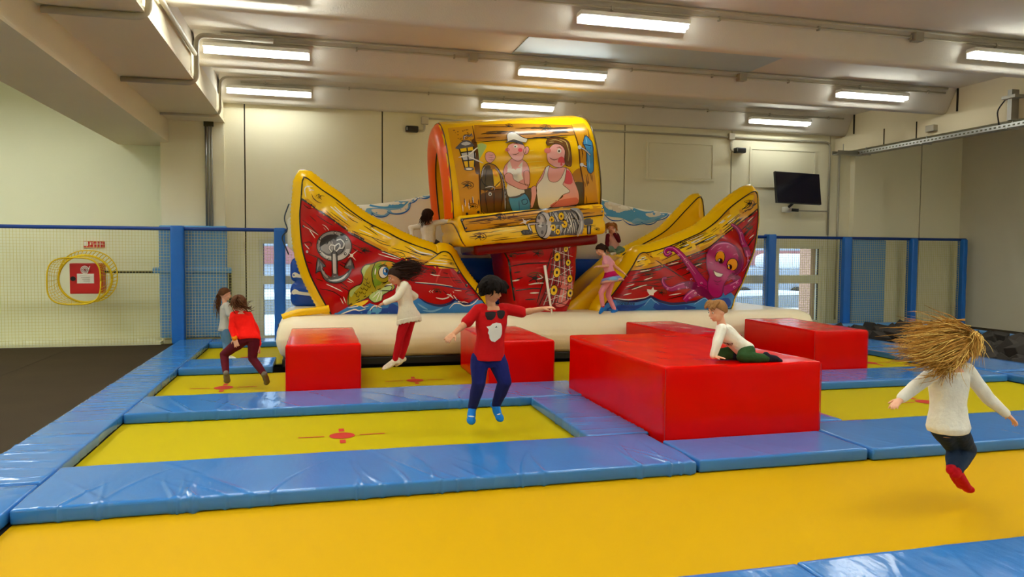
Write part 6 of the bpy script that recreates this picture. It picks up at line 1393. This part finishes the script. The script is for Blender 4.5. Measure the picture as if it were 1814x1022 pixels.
A_.done('shirt_print', sh)

# --- 4 girl in white tunic and red leggings
P = Kid('girl in cream tunic and red leggings jumping before the fish painting', 1.0,
        JP('WG', 9.35, dict(HD=(255, 212, -.02), SR=(300, 290, .1), SL=(330, 278, -.1), EL=(268, 372, -.16), WL=(172, 412, -.14), ER=(405, 360, .16), WR=(330, 410, .2), HR=(372, 510, .06), HL=(340, 512, -.06),
                            KL=(290, 680, -.06), AL=(252, 848, -.05), TL=(158, 908, -.06), KR=(345, 672, .06), AR=(302, 832, .07), TR=(255, 880, .05))), (-.92, -.2, -.3), 'skin_tan', 0.006, front=(-1, 0, 0))
P.body({'L': dict(curl=.3), 'R': dict(curl=.35)}); P.shirt('c_cream', .95, -.14, .018, .045, name='tunic'); P.trousers('c_leg_red', .97, .002, name='leggings', top=-.05); P.socks('c_cream', .08)
m = MB(); P.haircap(m, .03, -.06, .016, .2); c, f, u, r_ = P.j['HD'], P.f, P.u, P.r
def hp(x, y, dY=0): q = V('WG', [(x, y)])[0]; return at_y(q[0], q[1], 9.35+dY)
P.locks(m, [[hp(260, 130), hp(330, 110, -.02), hp(400, 120), hp(460, 150)], [hp(270, 150, -.06), hp(340, 140, -.08), hp(410, 140, -.05), hp(465, 140)], [hp(280, 180, -.06), hp(340, 180, -.08), hp(400, 180, -.05), hp(450, 175)], [hp(280, 200, -.05), hp(330, 215, -.08), hp(380, 215, -.06), hp(425, 200)], [hp(250, 135, .05), hp(320, 125, .06), hp(400, 130, .05), hp(455, 160, .05)]], 40, 41, .006, .036)
P.hair('h_dark', m); P.features()
m = MB()
for i in range(40):
    a = 2*math.pi*i/40; p = P.sect(-.15, .158, .128, 0, 40)[i]; m.tube([p+Vector((0, 0, .03)), p+Vector((math.cos(a)*.012, math.sin(a)*.012, -.03+.008*math.sin(i*2.4)))], [.016, .013], 6)
fuse(m, 'hem_frill', 'c_cream', P.t, .008, 2)

# --- 5 girl in the scarlet top, running away
P = Kid('girl in scarlet top and maroon leggings running at the left', 0.97,
        JP('RG', 9.3, dict(HD=(335, 228, .1), SL=(298, 318, .02), SR=(415, 318, .04), EL=(285, 425, -.02), WL=(305, 505, -.1), ER=(485, 455, .04), WR=(502, 560, .0), HL=(385, 510, -.05), HR=(465, 508, -.05),
                            KL=(218, 640, .12), AL=(235, 792, .02), TL=(245, 868, .10), KR=(452, 672, -.02), AR=(545, 800, -.12), TR=(572, 880, -.02))), (-.55, .8, -.3), 'skin_light', 0.006, front=(-.3, 1, -.5))
P.body({'L': dict(d=(.25, -.1, -1), curl=.1, palm=(.2, 1, 0)), 'R': dict(curl=.25, palm=(-1, .2, 0))}); P.shirt('c_scarlet', .97, -.06, .014, .012); P.trousers('c_maroon', .96, .006, name='leggings', top=.08); P.socks('c_sock_grey', .14)
m = MB(); q = P.j['WL']; d = (P.j['WL']-P.j['EL']).normalized(); capsule(m, q-d*.03, .033, q+d*.0, .034); fuse(m, 'wrist_band', 'c_orange', P.t, .006, 2)
m = MB(); P.haircap(m, .03, -.07, .018)
def hp(x, y, dY=0): q = V('RG', [(x, y)])[0]; return at_y(q[0], q[1], 9.3+dY)
P.locks(m, [[hp(330, 170), hp(300, 200, -.06), hp(310, 250, -.08), hp(350, 265, -.08)], [hp(340, 190, -.06), hp(370, 220, -.08), hp(390, 240, -.06), hp(425, 235, -.04)], [hp(350, 230, -.06), hp(380, 250, -.06), hp(410, 265, -.05), hp(432, 250, -.04)], [hp(300, 190, 0), hp(285, 230, -.02), hp(300, 265, -.04)]], 26, 51, .006, .024)
P.hair('h_brown', m); P.features()

# --- 6 girl in the grey T-shirt by the net
P = Kid('girl with ponytail in grey shirt and jeans standing behind the running girl', 0.92,
        dict(HD=at_y(399, 521.5, 12.0), SL=at_y(398, 541, 12.1), SR=at_y(402, 541, 11.9), EL=at_y(406, 560, 12.13), WL=at_y(412, 577, 12.05), ER=at_y(407, 560, 11.86), WR=at_y(411, 577, 11.85), HL=at_y(398, 585, 12.07), HR=at_y(400, 585, 11.93),
             KL=at_y(400, 608, 12.07), AL=at_z(400, 636, .05)+Vector((0, .1, 0)), TL=at_z(414, 638, .02)+Vector((0, .05, 0)), KR=at_y(404, 609, 11.93), AR=at_y(404, 632, 11.9), TR=at_y(418, 635, 11.86)), (.93, .1, -.1), 'skin_light', 0.006, front=(1, 0, 0))
P.body(curl=.3); P.shirt('c_grey', .42, -.04, .014, .012); P.trousers('c_jeans', .98, .008, top=.08); P.socks('c_white', .08)
m = MB(); P.haircap(m, .03, -.04, .012, .12)
P.locks(m, [[at_y(395, 514, 12), at_y(388, 524, 12), at_y(385, 540, 12), at_y(386, 560, 12)]], 40, 61, .007, .022); P.hair('h_brown', m); P.features()

# --- 7 girl climbing into the ship
P = Kid('dark haired girl in white top climbing on the ship by the cabin', 0.98,
        JP('CG', 11.92, dict(HD=(545, 305, 0), SL=(425, 470, .02), SR=(650, 425, .0), EL=(255, 500, -.02), WL=(285, 640, -.05), ER=(800, 392, -.02), WR=(905, 378, -.05), HL=(500, 735, 0), HR=(620, 735, .04),
                             KL=(560, 900, .1), AL=(690, 930, -.12), TL=(670, 820, -.2), KR=(800, 850, .1), AR=(900, 960, -.02), TR=(850, 900, -.1))), (.75, .6, -.05), 'skin_tan', 0.0065, front=(.3, 1, 0))
P.body({'R': dict(curl=.25)}); P.shirt('c_white', .97, -.02, .012, .006); P.trousers('c_dark', .95, .006, top=.1); P.socks('c_sock_red', .15)
m = MB(); P.haircap(m, .02, -.08, .022); 
def hp(x, y, dY=0): q = V('CG', [(x, y)])[0]; return at_y(q[0], q[1], 11.92+dY)
P.locks(m, [[hp(520, 220, -.06), hp(470, 300, -.09), hp(440, 380, -.1), hp(425, 440, -.09)], [hp(550, 220, -.06), hp(520, 310, -.1), hp(490, 390, -.1), hp(480, 430, -.1)], [hp(590, 240, -.04), hp(570, 310, -.1), hp(540, 380, -.1), hp(525, 410, -.1)]], 34, 71, .007, .03); P.hair('h_dark', m); P.features()

# --- 8 girl in pink shirt and skirt
P = Kid('girl in pink shirt and bright skirt stepping along the ship base', 0.84,
        JP('PG', 10.95, dict(HD=(308, 355, 0), SL=(352, 428, -.08), SR=(372, 425, .08), EL=(372, 492, -.12), WL=(298, 496, -.13), ER=(440, 500, .06), WR=(505, 550, .02), HL=(392, 590, -.05), HR=(410, 590, .05),
                            KL=(315, 722, -.06), AL=(330, 850, -.05), TL=(300, 902, -.06), KR=(375, 745, .05), AR=(432, 870, .06), TR=(392, 908, .04))), (-.9, -.2, -.3), 'skin_light', 0.006, front=(-1, 0, 0))
P.body({'L': dict(curl=.4), 'R': dict(curl=.2)}); P.shirt('c_pink', .3, .1, .010, .004); P.trousers('c_tights', .97, .003, name='tights', top=.05)
m = MB(); rg = []
for t, w in ((.28, .118), (.15, .14), (.0, .19), (-.14, .235), (-.26, .27)):
    base_ = P.sect(t, w, w*.82, 0, 40); rg.append([p+(p-P.pel).normalized()*.012*math.sin(8*2*math.pi*i/40)*(w-.1)*8*.5 for i, p in enumerate(base_)])
for nm, a, b, mt in (('skirt_yoke', 0, 2, 'c_magenta'), ('skirt_band', 2, 3, 'c_lilac'), ('skirt_hem', 3, 4, 'c_blush')):
    mm = MB(); ring_loft(mm, rg[a:b+1]); mm.obj(nm, mt, P.t, True)
A_ = Art([o for o in P.t.children if o.name.startswith('skirt')])
for p in ((1063, 505), (1068, 508), (1100, 498), (1104, 503)): A_.oval('px', p[0], p[1], 4.0, 3.2, 'mag', 1)
A_.poly('px', [(1077, 496), (1086, 490), (1096, 494), (1098, 499), (1088, 497), (1082, 503)], 'blu3', 1); A_.done('skirt_print', P.t)
P.socks('c_sock_blue', .06, 'c_sock_red')
m = MB(); P.haircap(m, .016, -.055, .014, .2); c, f, u, r_ = P.j['HD'], P.f, P.u, P.r
P.locks(m, [[c+u*.08-f*.03, c+u*.03-f*.1, c-u*.05-f*.1, c-u*.1-f*.075]], 14, 81, .012, .03); P.hair('h_dark', m, None, .006); P.features()

# --- 9 small child sitting on the slide top
P = Kid('small child in wine sleeved shirt sitting on top of the yellow slide', 0.8,
        JP('PG', 12.0, dict(HD=(402, 165, -.02), SR=(378, 232, 0), SL=(452, 228, 0), ER=(366, 290, -.04), WR=(372, 345, -.1), EL=(470, 275, -.08), WL=(428, 212, -.12), HR=(400, 345, 0), HL=(455, 345, 0),
                            KR=(392, 352, -.2), AR=(440, 375, -.1), TR=(480, 385, -.15), KL=(500, 352, -.18), AL=(440, 380, -.14), TL=(400, 385, -.2))), (-.25, -.95, -.12), 'skin_light', 0.006, front=(0, -1, 0))
P.body({'L': dict(d=(-.3, -.3, .9), curl=.6, palm=(0, 1, 0)), 'R': dict(curl=.4)}); P.shirt('c_blush', .0, .0, .012, .006, name='shirt'); 
m = MB()
for q in 'LR': chain(m, [P.j['S'+q], P.j['E'+q], lerp(P.j['E'+q], P.j['W'+q], .95)], [.044, .036, .03])
fuse(m, 'sleeves', 'c_wine', P.t, .006, 2, .003); P.trousers('c_sage', .95, .01, top=.08); P.socks('c_white', .08)
m = MB(); P.haircap(m, .03, -.06, .014, .2); c, f, u, r_ = P.j['HD'], P.f, P.u, P.r
P.locks(m, [[c+u*.08+r_*x*.4, c+u*.05+r_*x, c-u*.02+r_*x*1.1, c-u*.075+r_*x*1.05] for x in (-.08, .08)]+[[c+u*.06-f*.06, c-f*.1, c-u*.08-f*.08]], 10, 91, .012, .022); P.hair('h_ginger', m); P.features(True)

bpy.data.scenes.remove(TMP)
